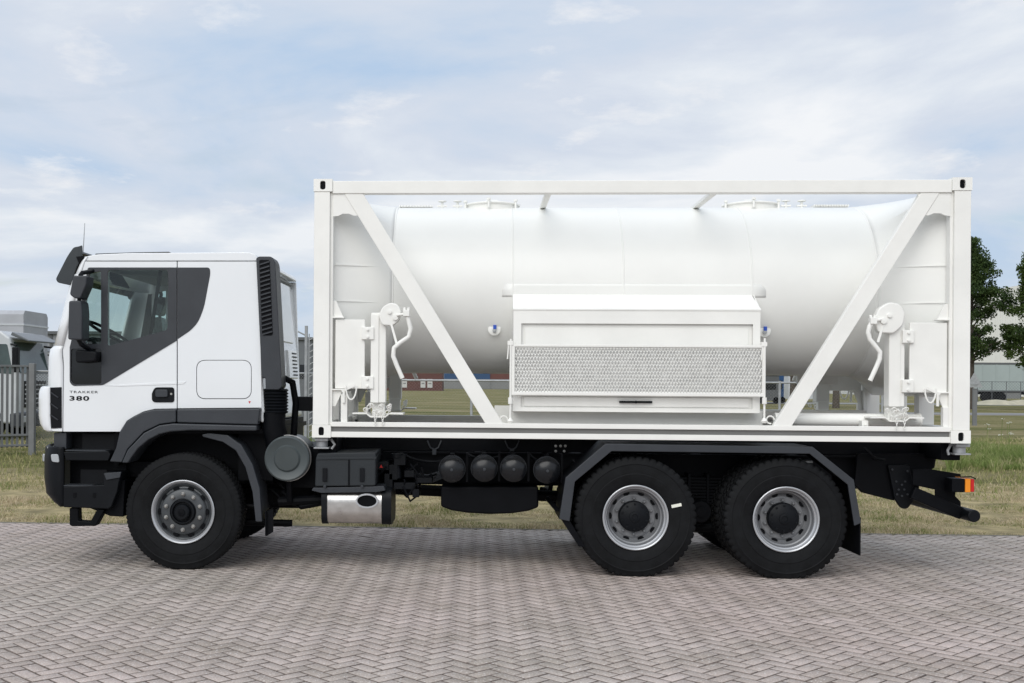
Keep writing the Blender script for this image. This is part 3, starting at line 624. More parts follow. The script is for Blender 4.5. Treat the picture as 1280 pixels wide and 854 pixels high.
def add_wheel(x, front, mark=False):
    yc = -1.055; yf_ = -1.055-.155
    t = MB()
    if front: tyre(t, x, yc, RAD, .31, .007, 3, 240, .557)
    else:
        tyre(t, x, yc, RAD, .31, .016, 4, 208)
    wh = obj('wheel', t, RUBBER, TR, origin=(x, yc, RAD), smooth=25)
    if front:
        rim = MB().lathe([(.262, .10), (.268, -.115), (.262, -.125), (.246, -.115), (.238, -.10), (.225, -.105), (.212, -.132), (.200, -.140), (.128, -.140), (.124, -.12), (.0, -.12)], x, yc, RAD, 'y', 60)
        r_ = obj('rim', rim, DRIM, wh, smooth=40)
        obj('rim_lip', MB().lathe([(.283, -.13), (.300, -.139), (.304, -.148), (.297, -.153), (.286, -.146), (.276, -.13), (.268, -.115)], x, yc, RAD, 'y', 72, caps=False), LIP, wh)
        hub = MB().lathe([(.118, -.125), (.118, -.15), (.110, -.163), (.098, -.163), (.092, -.135), (.075, -.135), (.072, -.185), (.06, -.20), (.0, -.20)], x, yc, RAD, 'y', 40)
        hb = obj('hub', hub, BPLAS, wh)
        obj('hub_cap', MB().lathe([(.036, -.19), (.036, -.21), (.0, -.213)], x, yc, RAD, 'y', 6), BLACK, wh)
        ny, nr, ho_r, ho_y = -.141, .170, .228, -.118
    else:
        rim = MB().lathe([(.27, .12), (.274, -.09), (.262, -.10), (.255, -.065), (.243, -.06), (.238, -.03), (.226, .0), (.212, .012), (.196, .000), (.19, .0), (.09, .0)], x, yc, RAD, 'y', 60)
        r_ = obj('rim', rim, SILVER, wh, smooth=40)
        obj('rim_lip', MB().lathe([(.285, -.13), (.301, -.139), (.305, -.148), (.298, -.153), (.288, -.146), (.281, -.125), (.268, -.115), (.265, -.095)], x, yc, RAD, 'y', 72, caps=False), LIP, wh)
        hub = MB().lathe([(.146, .005), (.146, -.05), (.138, -.065), (.125, -.070), (.10, -.085), (.0, -.088)], x, yc, RAD, 'y', 40)
        hub.lathe([(.05, -.085), (.048, -.097), (.03, -.10), (.028, -.092), (.0, -.092)], x, yc, RAD, 'y', 24)
        for k in range(10):
            a = k*math.tau/10+.3; hub.lathe([(.011, -.07), (.011, -.083), (0, -.084)], x+.118*math.cos(a), yc, RAD+.118*math.sin(a), 'y', 6)
        obj('hub', hub, BPLAS, wh)
        ny, nr, ho_r, ho_y = -.001, .168, .220, .003
    for k in range(10):
        a = (k+.5)*math.tau/10
        cx_, cz_ = x+nr*math.cos(a), RAD+nr*math.sin(a)
        obj('wheel_nut', MB().lathe([(.020, ny), (.020, ny-.008), (.0155, ny-.008), (.0155, ny-.026), (.008, ny-.034), (.0, ny-.034)], cx_, yc, cz_, 'y', 6 if not front else 12), NUT if front else SILVER, wh)
        a2 = k*math.tau/10
        hx, hz = x+ho_r*math.cos(a2), RAD+ho_r*math.sin(a2)
        ov = []
        for q in range(18):
            t_ = q*math.tau/18; u, v = .017*math.cos(t_), .030*math.sin(t_)
            ov.append((hx + u*math.cos(a2) - v*math.sin(a2), hz + u*math.sin(a2) + v*math.cos(a2)))
        pr = MB().prism(ov, yc+ho_y-.010, yc+ho_y+.004)
        obj('hand_hole', pr, BLACK, wh)
    if mark:
        p = [(846, 632)]
        cxm, czm = P(845.5, 632, yf_)
        e = obj('tyre_sticker', MB().bar((cxm-.045, yf_-.004, czm-.01), (cxm+.045, yf_-.004, czm+.01), .028, .008), UMB, wh)
    return wh
wheels = []
XW = [X(228.6, -1.2, 641), X(794.5, -1.2, 648), X(982.7, -1.2, 650)]
w0 = add_wheel(XW[0], True); w1 = add_wheel(XW[1], False, True); w2 = add_wheel(XW[2], False)
for w_, x in ((w0, XW[0]), (w2, XW[1]), (w2, XW[2])):
    copy_to(w_, TR, (x, 1.055, RAD), math.pi)
def inner_tyre(x, y):
    t = MB(); tyre(t, x, y, RAD, .31, .016, 4, 208); t.lathe([(.27, -.12), (.27, .12)], x, y, RAD, 'y', 40, caps=True)
    return obj('inner_tyre', t, RUBBER, TR, origin=(x, y, RAD), smooth=25)
it = inner_tyre(XW[1], -.69)
for x, y in ((XW[2], -.69), (XW[1], .69), (XW[2], .69)):
    c = it.copy(); col.objects.link(c); c.parent = TR; c.location = Vector((x, y, RAD)) - WO[TR.name]
for x in XW[1:]:
    obj('axle', MB().tube([(x, -.9, RAD), (x, .9, RAD)], .085, 12).lathe([(.0, -.25), (.16, -.2), (.24, 0), (.16, .2), (0, .25)], x, 0, RAD, 'y', 20), BLACK, TR)
# ---- chassis
YC = -.46
x0c, x1c = X(170, YC), X(1150, YC)
zt, zm, zl = 1.262, Z(566, YC, 620), Z(606, YC, 620)
for s in (1, -1):
    obj('chassis_rail', MB().prism([(x0c, zl+.05), (X(335, YC), zl), (x1c, zl), (x1c, zm), (x0c, zm)], yy(YC, s), yy(YC+.08, s)), BLACK, TR, bevel=.006)
    obj('subframe', MB().prism([(X(400, YC), zm+.012), (X(1130, YC), zm+.012), (X(1168, YC), Z(585, YC, 1168)), (X(1172, YC), Z(562, YC, 1172)), (X(1185, YC), zt), (X(400, YC), zt)], yy(YC-.02, s), yy(YC+.08, s)), BLACK, TR, bevel=.006)
obj('rail_flange', MB().box(X(490, YC), X(1100, YC), YC-.05, YC, zm-.012, zm+.004).box(X(500, YC), X(700, YC), YC-.05, YC, zl, zl+.012), BLACK, TR, bevel=.003)
for px in (350, 470, 600, 720, 870, 990, 1120):
    obj('cross_member', MB().box(X(px, 0)-.05, X(px, 0)+.05, YC+.09, -YC-.09, zl+.05, zm-.02), BLACK, TR)
for px in (402, 1203):           # beams carrying the twist locks
    xq = X(px, -1.15)
    obj('outrigger', MB().box(xq-.05 if px < 900 else xq-.13, xq+.13 if px < 900 else xq+.05, -1.0, 1.0, 1.10, 1.262), BLACK, TR, bevel=.008)
    for s in (1, -1):
        tw = MB().box(xq-.07, xq+.075, yy(-1.17, s), yy(-.98, s), 1.16, 1.175).box(xq-.06, xq+.065, yy(-1.175, s), yy(-1.0, s), 1.235, 1.262)
        tw.lathe([(.055, 0), (.055, .06)], xq, yy(-1.09, s), 1.175, 'z', 16)
        to = obj('twist_lock', tw, GALV, TR, bevel=.004)
        obj('lock_lever', MB().tube([(xq+(.09 if px < 900 else -.09), yy(-1.12, s), 1.25), (xq+(.13 if px < 900 else -.13), yy(-1.15, s), 1.20), (xq+(.10 if px < 900 else -.12), yy(-1.15, s), 1.16)], .012, 8), GALV, to)
# u-bolts / v brackets on the subframe
for px in (543, 640):
    x_, z_ = P(px, 562, YC-.03)
    obj('v_bracket', MB().tube([(x_-.07, YC-.04, z_+.09), (x_-.04, YC-.05, z_+.02), (x_, YC-.05, z_)], .008, 6).tube([(x_+.07, YC-.04, z_+.09), (x_+.04, YC-.05, z_+.02), (x_, YC-.05, z_)], .008, 6).box(x_-.02, x_+.02, YC-.06, YC-.03, z_-.05, z_+.01), DGREY, TR)
bo = MB()
for px, py in ((694.5, 557.5), (700.5, 557.5), (706.5, 557.5), (694.5, 564), (705, 564)):
    x_, z_ = P(px, py, YC-.02); bo.lathe([(.014, 0), (.014, -.02), (0, -.022)], x_, YC-.025, z_, 'y', 6)
obj('bolt_group', bo, NUT, TR)
obj('bolt_plate', MB().box(X(690, YC), X(710, YC), YC-.034, YC-.021, Z(570, YC, 700), Z(552, YC, 700)), BLACK, TR)
# air tanks
for px, py in ((564.8, 587.2), (605.4, 586.4), (642.2, 586.6), (684.3, 588.5)):
    ya = -1.02; x_, z_ = P(px, py, ya); r_ = .124
    t = obj('air_tank', MB().lathe([(0, -.035), (.03, -.034), (.07, -.026), (.10, -.012), (r_, .012), (r_, .40)], x_, ya, z_, 'y', 36), TANKB, TR)
    obj('tank_strap', MB().lathe([(r_+.001, .09), (r_+.006, .09), (r_+.006, .13), (r_+.001, .13)], x_, ya, z_, 'y', 36, caps=False), DGREY, t)
    obj('drain_plug', MB().lathe([(.014, -.03), (.014, -.046), (0, -.048)], x_, ya, z_, 'y', 8), DGREY, t)
    obj('tank_bracket', MB().box(x_-.02, x_+.02, ya+.12, YC, z_+r_, z_+r_+.02).box(x_+r_+.01, x_+r_+.03, ya+.1, ya+.2, z_-r_, z_+r_+.03), BLACK, t)
# under tank with curved belly
ub_ = [(551.5, 607), (672.5, 607), (672.5, 633), (660, 637.5), (640, 640.5), (612, 641.5), (585, 640), (565, 637), (551.5, 632)]
obj('fuel_tank', MB().prism(PL(ub_, -.75), -.85, .55), BLACK, TR, bevel=.02)
# canister, battery box, muffler
x_, z_ = P(359, 573.2, -1.16)
cn = obj('air_filter', MB().lathe([(.215, -.0), (.215, .04), (.208, .05), (.208, .50)], x_, -1.16, z_, 'y', 56), CAN2, TR)
obj('filter_cap', MB().lathe([(0, -.016), (.118, -.016), (.128, -.004), (.135, -.004), (.20, -.022), (.213, -.012), (.216, .0)], x_, -1.165, z_, 'y', 56), CAN, cn)
obj('filter_centre', MB().lathe([(0, -.020), (.112, -.019), (.118, -.010)], x_, -1.168, z_, 'y', 56), CAN2, cn)
obj('filter_band', MB().lathe([(.216, .05), (.222, .05), (.222, .09), (.216, .09)], x_, -1.16, z_, 'y', 56, caps=False), STEEL, cn)
obj('filter_bracket', MB().box(x_-.05, x_+.3, -.9, -.5, z_-.3, z_+.1).tube([(x_, -1.05, z_-.2), (x_+.0, -1.0, z_-.42)], .03, 8).tube([(x_-.12, -.95, z_-.43), (x_+.45, -.9, z_-.40)], .045, 10).tube([(x_-.1, -.8, z_-.35), (x_+.1, -.9, z_-.48), (x_+.4, -.9, z_-.42)], .035, 10), BLACK, TR)
yb = -1.14
bb = fillet(PL([(397, 566.5), (470, 565), (469.5, 607.5), (393.5, 608.5), (394.5, 573)], yb), .02)
bt = obj('battery_box', MB().prism(bb, yb, -.55), BOXG, TR, bevel=.02)
obj('box_lid', MB().prism(PL([(396.5, 572), (470.5, 571), (470.5, 574), (395, 575)], yb), yb-.008, -.56), BOXG, bt, bevel=.004)
for px in (437,): obj('box_rib', MB().box(X(px, yb)-.008, X(px, yb)+.008, yb-.006, yb+.01, Z(607, yb, px), Z(575, yb, px)), BLACK, bt)
for px in (407, 453.5):
    cl = obj('clip', MB().box(X(px, yb)-.022, X(px, yb)+.022, yb-.016, yb, Z(602, yb, px), Z(585, yb, px)), BPLAS, bt, bevel=.004)
    obj('clip_pin', MB().lathe([(.014, 0), (.014, -.014), (0, -.015)], X(px, yb), yb, Z(608, yb, px), 'y', 8), DGREY, bt)
ym_ = -1.10
def rr_yz(y0, y1, z0, z1, r, n=7):
    return fillet([(y0, z0), (y1, z0), (y1, z1), (y0, z1)], r, n)
mz0, mz1 = Z(656, ym_, 445), Z(612, ym_, 445)
mf = obj('muffler', MB().prism(rr_yz(ym_, -.5, mz0, mz1, .13, 10), X(410, ym_), X(478, ym_), plane='yz'), STEEL, TR, smooth=50)
for a_, b_ in ((402.8, 410), (478, 490)):
    obj('muffler_band', MB().prism(rr_yz(ym_-.012, -.49, mz0-.006, mz1+.012, .12, 10), X(a_, ym_), X(b_, ym_), plane='yz'), BPLAS, mf, smooth=50)
xo, zo = P(459, 626, ym_)
obj('exhaust_outlet', MB().prism(circ(xo, zo, .108, .070, 32), ym_-.035, ym_+.06, [circ(xo, zo, .092, .055, 32)]), LIP, mf, bevel=.003)
obj('exhaust_bore', MB().prism(circ(xo, zo, .0915, .0545, 32), ym_-.012, ym_-.008), BLACK, mf)
obj('muffler_shield', MB().prism(PL([(392, 609.5), (480, 607.5), (482, 613), (470, 615), (402, 616), (390, 613)], ym_), ym_-.03, -.5), DGREY, mf, bevel=.005)
# valve clutter behind the battery box
cl = MB()
for (px, py, w_, h_) in ((478, 582, 16, 10), (492, 590, 10, 18), (500, 575, 14, 12), (512, 592, 12, 8), (506, 607, 26, 8), (530, 600, 20, 6), (520, 616, 8, 10), (486, 600, 10, 16)):
    x_, z_ = P(px, py, -.85); cl.box(x_-w_/250, x_+w_/250, -.9, -.5, z_-h_/250, z_+h_/250)
x_, z_ = P(496, 570, -.9); cl.lathe([(.065, .02), (.065, -.02), (.03, -.03), (.03, -.12), (0.045, -.16), (.045, -.22)], x_, -.85, z_, 'z', 16)
for k in range(9):
    a = (random.uniform(480, 530), random.uniform(575, 610)); b = (a[0]+random.uniform(-30, 40), a[1]+random.uniform(-8, 14))
    p, q = P(*a, -.9), P(*b, -.7); mid = ((p[0]+q[0])/2, -.88, min(p[1], q[1])-.04)
    cl.tube([(p[0], -.92, p[1]), mid, (q[0], -.65, q[1])], .010, 6)
obj('valve_block', cl, BPLAS, TR, bevel=.004)
x_, z_ = P(476.5, 583, -.92); obj('warning_mark', MB().prism([(x_-.016, z_-.014), (x_+.016, z_-.014), (x_, z_+.016)], -.925, -.915), REDL, TR)
hs = MB()
for k in range(5):
    p, q = P(515+k*3, 592+k*2, -.62), P(556, 588+k*2, -.6)
    hs.tube([(p[0], -.62, p[1]), ((p[0]+q[0])/2, -.64, (p[1]+q[1])/2-.03), (q[0], -.6, q[1])], .009, 6)
obj('air_line', hs, DGREY, TR)
for (pa, pb, sag) in (((340, 612), (402, 628), .10), ((345, 600), (420, 618), .14), ((372, 600), (398, 600), .06), ((300, 560), (345, 545), .05), ((716, 575), (760, 600), .06), ((500, 566), (560, 575), .05), ((585, 568), (625, 570), .04), ((662, 568), (700, 580), .05), ((1080, 560), (1105, 575), .03)):
    p, q = P(*pa, -.72), P(*pb, -.72); n_ = 8
    obj('hose', MB().tube([(p[0]+(q[0]-p[0])*k/n_, -.72-.03*math.sin(k), p[1]+(q[1]-p[1])*k/n_-sag*math.sin(math.pi*k/n_)) for k in range(n_+1)], .014, 8), BPLAS, TR, smooth=60)
# prop shaft, springs, gearbox under the cab
obj('prop_shaft', MB().tube([(X(340, 0), 0, .72), (XW[1], 0, .6)], .06, 14), BLACK, TR)
obj('gearbox', MB().box(X(180, 0), X(400, 0), -.38, .38, .5, 1.15).box(X(330, 0), X(420, 0), -.3, .3, .62, 1.0), BLACK, TR, bevel=.05)
sp = MB()
xc_ = (XW[1]+XW[2])/2
for k in range(9):
    L_ = .62-.03*k; sp.box(xc_-L_, xc_+L_, -.60, -.50, .86-k*.03+.0, .882-k*.03)
sp.lathe([(.0, -.06), (.10, -.06), (.11, -.04), (.11, .1), (0.0, .1)], xc_, -.68, .56, 'y', 24).lathe([(.0, -.08), (.05, -.08), (.05, -.05)], xc_, -.68, .56, 'y', 16)
sp.tube([(XW[1], -.55, .4), (xc_, -.55, .38)], .04, 8).tube([(XW[2], -.55, .4), (xc_, -.55, .38)], .04, 8)
for dx in (-.09, .09): sp.box(xc_+dx-.012, xc_+dx+.012, -.63, -.48, .5, .92)
obj('leaf_spring', sp, BLACK, TR)
fs_ = MB()
for k in range(5):
    L_ = .8-.12*k; fs_.box(XW[0]-L_, XW[0]+L_, -.50, -.41, .70-k*.02, .716-k*.02)
fs_.tube([(XW[0]+.1, -.85, .62), (XW[0]+.75, -.8, .55)], .03, 8).tube([(XW[0]+.3, -.7, .40), (XW[0]+.95, -.6, .38)], .035, 8)
obj('leaf_spring', fs_, BLACK, TR)
# ---- rear fenders
YF = -1.24
rf_o = [(699, 649), (707, 597.3), (757, 554.8), (1016, 558.8), (1067.5, 600), (1076.5, 654)]
rf_i = [(1068, 657.5), (1059.8, 606), (1012, 567.3), (764.5, 564.2), (718.6, 602.4), (712, 652)]
def rear_fender(s):
    f = obj('rear_fender', MB().prism(PL(rf_o+rf_i, YF), yy(YF, s), yy(YF+.02, s)), DGREY, TR, bevel=.006)
    so = PL(rf_o, YF); si = PL([(700.5, 650), (708.5, 598.2), (758, 556.6), (1015.3, 560.8), (1066, 601), (1074.8, 654)], YF)
    obj('fender_top', MB().prism(so+si[::-1], yy(YF+.02, s), yy(YF+.62, s)), BLACK, f)
    xq, zq = P(1077, 654, YF); _, zq2 = P(1079, 695, YF)
    obj('mud_flap', MB().box(xq-.012, xq+.0, yy(YF+.02, s), yy(YF+.62, s), zq2, zq+.05), BLACK, f)
    a, b = P(703, 652, YF), P(724, 684, YF)
    obj('mud_flap', MB().prism([(a[0], a[1]+.1), (a[0]+.012, a[1]+.1), (b[0]+.06, b[1]), (b[0], b[1]), (a[0]-.0, a[1])], yy(YF+.03, s), yy(YF+.60, s)), BLACK, f)
    obj('fender_stay', MB().tube([(P(698, 640, YF)[0], yy(YF+.2, s), P(698, 640, YF)[1]), (P(690, 640, YF)[0], yy(-.5, s), P(698, 640, YF)[1]+.05)], .022, 8), BLACK, f)
both(rear_fender)
x_, z_ = P(1010, 577, -1.0)
obj('fender_bracket', MB().box(x_-.03, x_+.03, -1.05, -.7, z_-.01, z_+.01), GALV, TR)
# ---- tail of the chassis
yt = -.62
tail = [(1068, 606), (1072, 567), (1168, 567), (1168, 585), (1160, 590), (1140, 592), (1120, 610), (1118, 626), (1113, 625), (1078, 616)]
obj('tail_plate', MB().prism(PL(tail, yt), yt, yt+.05), BLACK, TR, bevel=.006)
hp_ = fillet(PL([(1107.5, 581), (1134, 581), (1143, 621), (1132, 636), (1124, 635), (1116, 623)], yt), [.02, .02, .06, .08, .05, .03])
hg = obj('hinge_plate', MB().prism(hp_, yt-.05, yt-.01), BPLAS, TR, bevel=.008)
for px, py in ((1115, 587), (1120, 602), (1131, 602), (1123, 612), (1130, 612), (1127, 620), (1121, 618), (1134, 618), (1127, 606), (1134, 581+8)):
    a = P(px, py, yt-.05); obj('bolt', MB().lathe([(.010, 0), (.010, -.014), (0, -.015)], a[0], yt-.05, a[1], 'y', 8), DGREY, hg)
lb = [(1140, 587), (1157, 585.5), (1200, 592.5), (1200, 599), (1194, 612), (1193, 620), (1200, 627), (1200, 636), (1168, 629), (1168, 612), (1140, 606)]
obj('lamp_bracket', MB().prism(PL(lb, -.8), -.82, -.8), BLACK, TR, bevel=.004)
obj('lamp_bracket', MB().prism(PL(lb, -.8), .80, .82), BLACK, TR, bevel=.004)
a, b = P(1142, 616, -.9), P(1217, 645, -1.05)
for yq in (-.85, .85): obj('bumper_arm', MB().bar((a[0], yq, a[1]), (b[0]-.03, yq, b[1]), .115, .08), BLACK, TR, bevel=.01)
obj('underrun_bar', MB().tube([(b[0], -1.07, b[1]), (b[0], 1.07, b[1])], .058, 24), BPLAS, TR, bevel=.012)
for s in (1, -1):
    yl = yy(-1.0, s); x0, z0 = P(1203.5, 615, -1.0); x1, z1 = P(1210.5, 598, -1.0); x2 = P(1215, 600, -1.0)[0]
    lm = obj('tail_lamp', MB().box(x0-.12, x0, yl-.05, yl+.12, z0+.0, z1), BLACK, TR, bevel=.01)
    obj('amber_lens', MB().box(x0+.001, x1, yl-.052, yl+.20, z0, z1), AMBER, lm, bevel=.006)
    obj('red_lens', MB().box(x1+.001, x2, yl-.052, yl+.42, z0+.005, z1-.002), REDL, lm, bevel=.006)
    obj('lamp_guard', MB().tube([(x0-.05, yl-.06, z1+.015), (x1, yl-.06, z1+.02), (x2+.01, yl-.06, z1+.0)], .006, 6), BLACK, lm)
# lettering on the door
def text(body, px, py, hpx, wpx, name, y, m, shear=0.0, thick=.0):
    cu = bpy.data.curves.new('t', 'FONT'); cu.body = body; cu.size = 1; cu.extrude = .01; cu.offset = thick; cu.space_character = 1.15
    o = bpy.data.objects.new('t', cu); col.objects.link(o); dg = bpy.context.evaluated_depsgraph_get()
    me = bpy.data.meshes.new_from_object(o.evaluated_get(dg)); bpy.data.objects.remove(o)
    co = np.zeros(len(me.vertices)*3); me.vertices.foreach_get('co', co); co = co.reshape(-1, 3)
    mn, mxx = co.min(0), co.max(0); x0, z0 = P(px, py+hpx, y); x1, z1 = P(px+wpx, py, y)
    u = (co[:, 0]-mn[0])/(mxx[0]-mn[0]); v = (co[:, 1]-mn[1])/(mxx[1]-mn[1]); t = (co[:, 2]-mn[2])/(mxx[2]-mn[2])
    new = np.stack([x0+u*(x1-x0), y-.003+t*.004-0*u, z0+v*(z1-z0)], 1) - np.array(WO[TR.name])
    me.vertices.foreach_set('co', new.reshape(-1)); me.update(); me.name = name; me.materials.clear(); me.materials.append(m)
    ob = bpy.data.objects.new(name, me); col.objects.link(ob); ob.parent = TR; return ob
text('TRAKKER', 87, 488.8, 2.6, 35.5, 'name_badge', SY, BPLAS, thick=-.005)
text('380', 87, 495.2, 5.6, 24.5, 'number_badge', SY, BPLAS, thick=.025)
x_, z_ = P(312, 503, SY); obj('jack_mark', MB().prism([(x_-.012, z_+.01), (x_+.012, z_+.01), (x_, z_-.012)], SY-.002, SY+.002), REDL, TR)

# ================================================================== TANK CONTAINER
L_, H_, W2 = 6.058, 2.438, 1.219
B0 = 1.2703; T0 = B0+H_; xl, xr = -L_/2, L_/2
TK = empty('tank_container', (0, 0, B0))
tag(TK, 'white cylindrical tank in an open white container frame standing on the black truck chassis', 'tank container')
CH, CL, CWd = .118, .178, .162
def casting(x, y, z, sx, sy, top):
    m = MB(); xa, xb = sorted((x, x+sx*CL)); ya, yb_ = sorted((y, y+sy*CWd)); cxx, czz = (xa+xb)/2 + (-sx*.002), z+CH/2
    out_ = [(xa, z), (xb, z), (xb, z+CH), (xa, z+CH)]
    hole = fillet([(cxx-.026, czz-.042), (cxx+.026, czz-.042), (cxx+.026, czz+.042), (cxx-.026, czz+.042)], .025, 5)
    f0, f1 = (ya, ya+.02) if sy > 0 else (yb_-.02, yb_)
    m.prism(out_, f0, f1, [hole])
    g0, g1 = (ya+.02, yb_) if sy > 0 else (ya, yb_-.02)
    m.box(xa, xb, g0+.04*(1 if sy > 0 else 0), g1-.04*(0 if sy > 0 else 1), z+.021, z+CH-.021).box(xa, xb, g0, g1, z, z+.02).box(xa, xb, g0, g1, z+CH-.02, z+CH).box(xa, xa+.02, g0, g1, z+.02, z+CH-.02).box(xb-.02, xb, g0, g1, z+.02, z+CH-.02)
    o = obj('corner_casting', m, CWHITE, TK)
    yi = ya+.021 if sy > 0 else yb_-.021
    obj('casting_recess', MB().box(cxx-.032, cxx+.032, yi, yi+sy*.035, czz-.048, czz+.048), BLACK, o)
for x, sx in ((xl, 1), (xr, -1)):
    for y, sy in ((-W2, 1), (W2, -1)):
        casting(x-sx*.006, y-sy*.006, B0, sx, sy, False); casting(x-sx*.006, y-sy*.006, T0-CH, sx, sy, True)
        pw = .150; a, b = sorted((x+sx*.0, x+sx*pw)); c, d = sorted((y, y+sy*.12))
        p = obj('corner_post', MB().box(a, b, c, d, B0+CH, T0-CH), CWHITE, TK, bevel=.006)
        a2, b2 = sorted((x+sx*pw, x+sx*(pw+.028))); c2, d2 = sorted((y+sy*.03, y+sy*.12))
        obj('post_flange', MB().box(a2, b2, c2, d2, B0+CH, T0-CH), CWHITE, p, bevel=.003)
for s in (-1, 1):
    y0 = s*W2; yi = s*(W2-.10)
    rx0, rx1 = xl+CL-.006, xr-CL+.006
    zt0, zt1 = T0-.137, T0-.018
    obj('top_rail', MB().box(rx0, rx1, y0-s*.004, yi, zt0, zt1), CWHITE, TK, bevel=.006)
    zb1 = B0+.148; zb0 = B0+.004
    r = MB().box(rx0, rx1, y0-s*.004, yi, zb1-.044, zb1).box(rx0, rx1, y0-s*.004, yi, zb0, zb0+.052).box(rx0+.001, rx1-.001, y0-s*.028, yi, zb0+.052, zb1-.044)
    ro = obj('bottom_rail', r, CWHITE, TK, bevel=.004)
    if s < 0: obj('web_shade', MB().box(rx0+.004, rx1-.004, y0+.0255, y0+.028, zb0+.054, zb1-.046), CGREY, ro)  # thin sheet over the white web, recess shadow put into its colour
    # braces
    for (tpx, bpx) in (((430, 453.6), (606.5, 628.8)), ((1152, 1175.6), (967, 990.4))):
        ta, tb = P(tpx[0], 241.5, -W2)[0], P(tpx[1], 241.5, -W2)[0]; ba, bb_ = P(bpx[0], 530, -W2)[0], P(bpx[1], 530, -W2)[0]
        pr = [(ta, zt0+.001), (tb, zt0+.001), (bb_, zb1-.001), (ba, zb1-.001)]
        obj('brace', MB().prism(pr, y0-s*.012, y0-s*.085), CWHITE, TK, bevel=.005)
for px in (686, 895):
    xq = P(px, 241, -W2)[0]
    obj('roof_cross_member', MB().box(xq-.03, xq+.03, -W2+.1, W2-.1, T0-.135, T0-.10), CWHITE, TK, bevel=.004)
for x, sx in ((xl, 1), (xr, -1)):
    a, b = sorted((x, x+sx*.12))
    obj('end_rail', MB().box(a, b, -W2+CWd, W2-CWd, T0-.14, T0-.01), CWHITE, TK, bevel=.005)
    obj('end_rail', MB().box(a, b, -W2+CWd, W2-CWd, B0+.004, B0+.14), CWHITE, TK, bevel=.005)
# tank body
RT_, ZC_ = .861, 2.752
xs0 = P(490.5, 380, -.86)[0]; xs1 = P(1094.5, 330, -.80)[0]
xs0, xs1 = (-(xs1-xs0)/2 + (xs0+xs1)/2), xs1
tk = obj('tank', MB().lathe([(RT_, 0), (RT_, xs1-xs0)], xs0, 0, ZC_, 'x', 128, caps=True), TWHITE, TK, smooth=30)
def ring(x, rr=.004, w_=.010): return MB().lathe([(RT_-.002, -w_), (RT_+rr, -w_*.5), (RT_+rr, w_*.5), (RT_-.002, w_)], x, 0, ZC_, 'x', 128, caps=False)
for px in (641, 778, 937):
    obj('weld_seam', ring(P(px, 330, -.75)[0], .006, .010), TWHITE, tk)
for x in (xs0, xs1): obj('weld_seam', ring(x, .006, .012), TWHITE, tk)
# end skirts: circle to square
def skirt(xa, xb):
    n = 128; rows = []; hy, hzt, hzb = W2-.10, T0-.03-ZC_, ZC_-(B0+.42)
    for t in [0, .06, .2, .35, .5, .65, .8, .92, 1.0]:
        row = []
        for k in range(n+1):
            a = 2*math.pi*k/n; ca, sa = math.cos(a), math.sin(a)
            cy_, cz_ = RT_*ca, RT_*sa
            hz = hzt if sa > 0 else hzb
            m_ = 1/max(abs(ca)/hy, abs(sa)/hz); sy_, sz_ = ca*m_, sa*m_
            e = t
            row.append((xa+(xb-xa)*t, cy_*(1-e)+sy_*e, ZC_+cz_*(1-e)+sz_*e))
        rows.append(row)
    return MB().grid(rows)
for xa, xb in ((xs0, xl+.10), (xs1, xr-.10)):
    sk = obj('tank_skirt', skirt(xa, xb), TWHITE, TK, smooth=30, solid=.006)
    sg = 1 if xb > xa else -1
    obj('tank_head', MB().lathe([(RT_-.02, 0), (.80, .10), (.65, .19), (.4, .27), (0, .31)] if sg > 0 else [(RT_-.02, 0), (.80, -.10), (.65, -.19), (.4, -.27), (0, -.31)], xa, 0, ZC_, 'x', 64), TWHITE, sk)
# side sheets with seams and top gusset near the corner posts
for s in (-1, 1):
    for (xA, xB, g0, sg) in ((P(414, 300, -W2)[0], P(490, 355, -.88)[0], xl, 1), (P(1095, 355, -.88)[0], P(1189, 300, -W2)[0], xr, -1)):
        for py in (331.5, 376.5):
            zq = Z(py, -1.05, 450)
            ya = s*(W2-.092); xe = xl+.13 if sg > 0 else xr-.13
            xi = xs0 if sg > 0 else xs1
            yb2 = s*RT_*.985
            obj('sheet_seam', MB().bar((xe, ya, zq), (xi+sg*-.0, s*(math.sqrt(max(0, RT_**2-(zq-ZC_)**2))-.004), zq), .006, .006), TWHITE, TK)
        gx0 = xl+.178 if sg > 0 else xr-.178
        gp = [(gx0, T0-.14), (gx0+sg*.30, T0-.14), (gx0+sg*.235, T0-.34), (gx0+sg*.20, T0-.345), (gx0+sg*.15, T0-.325), (gx0+sg*.09, T0-.325), (gx0+sg*.05, T0-.345), (gx0, T0-.35)]
        obj('gusset', MB().prism(gp, s*(W2-.02), s*(W2-.035)), CWHITE, TK)
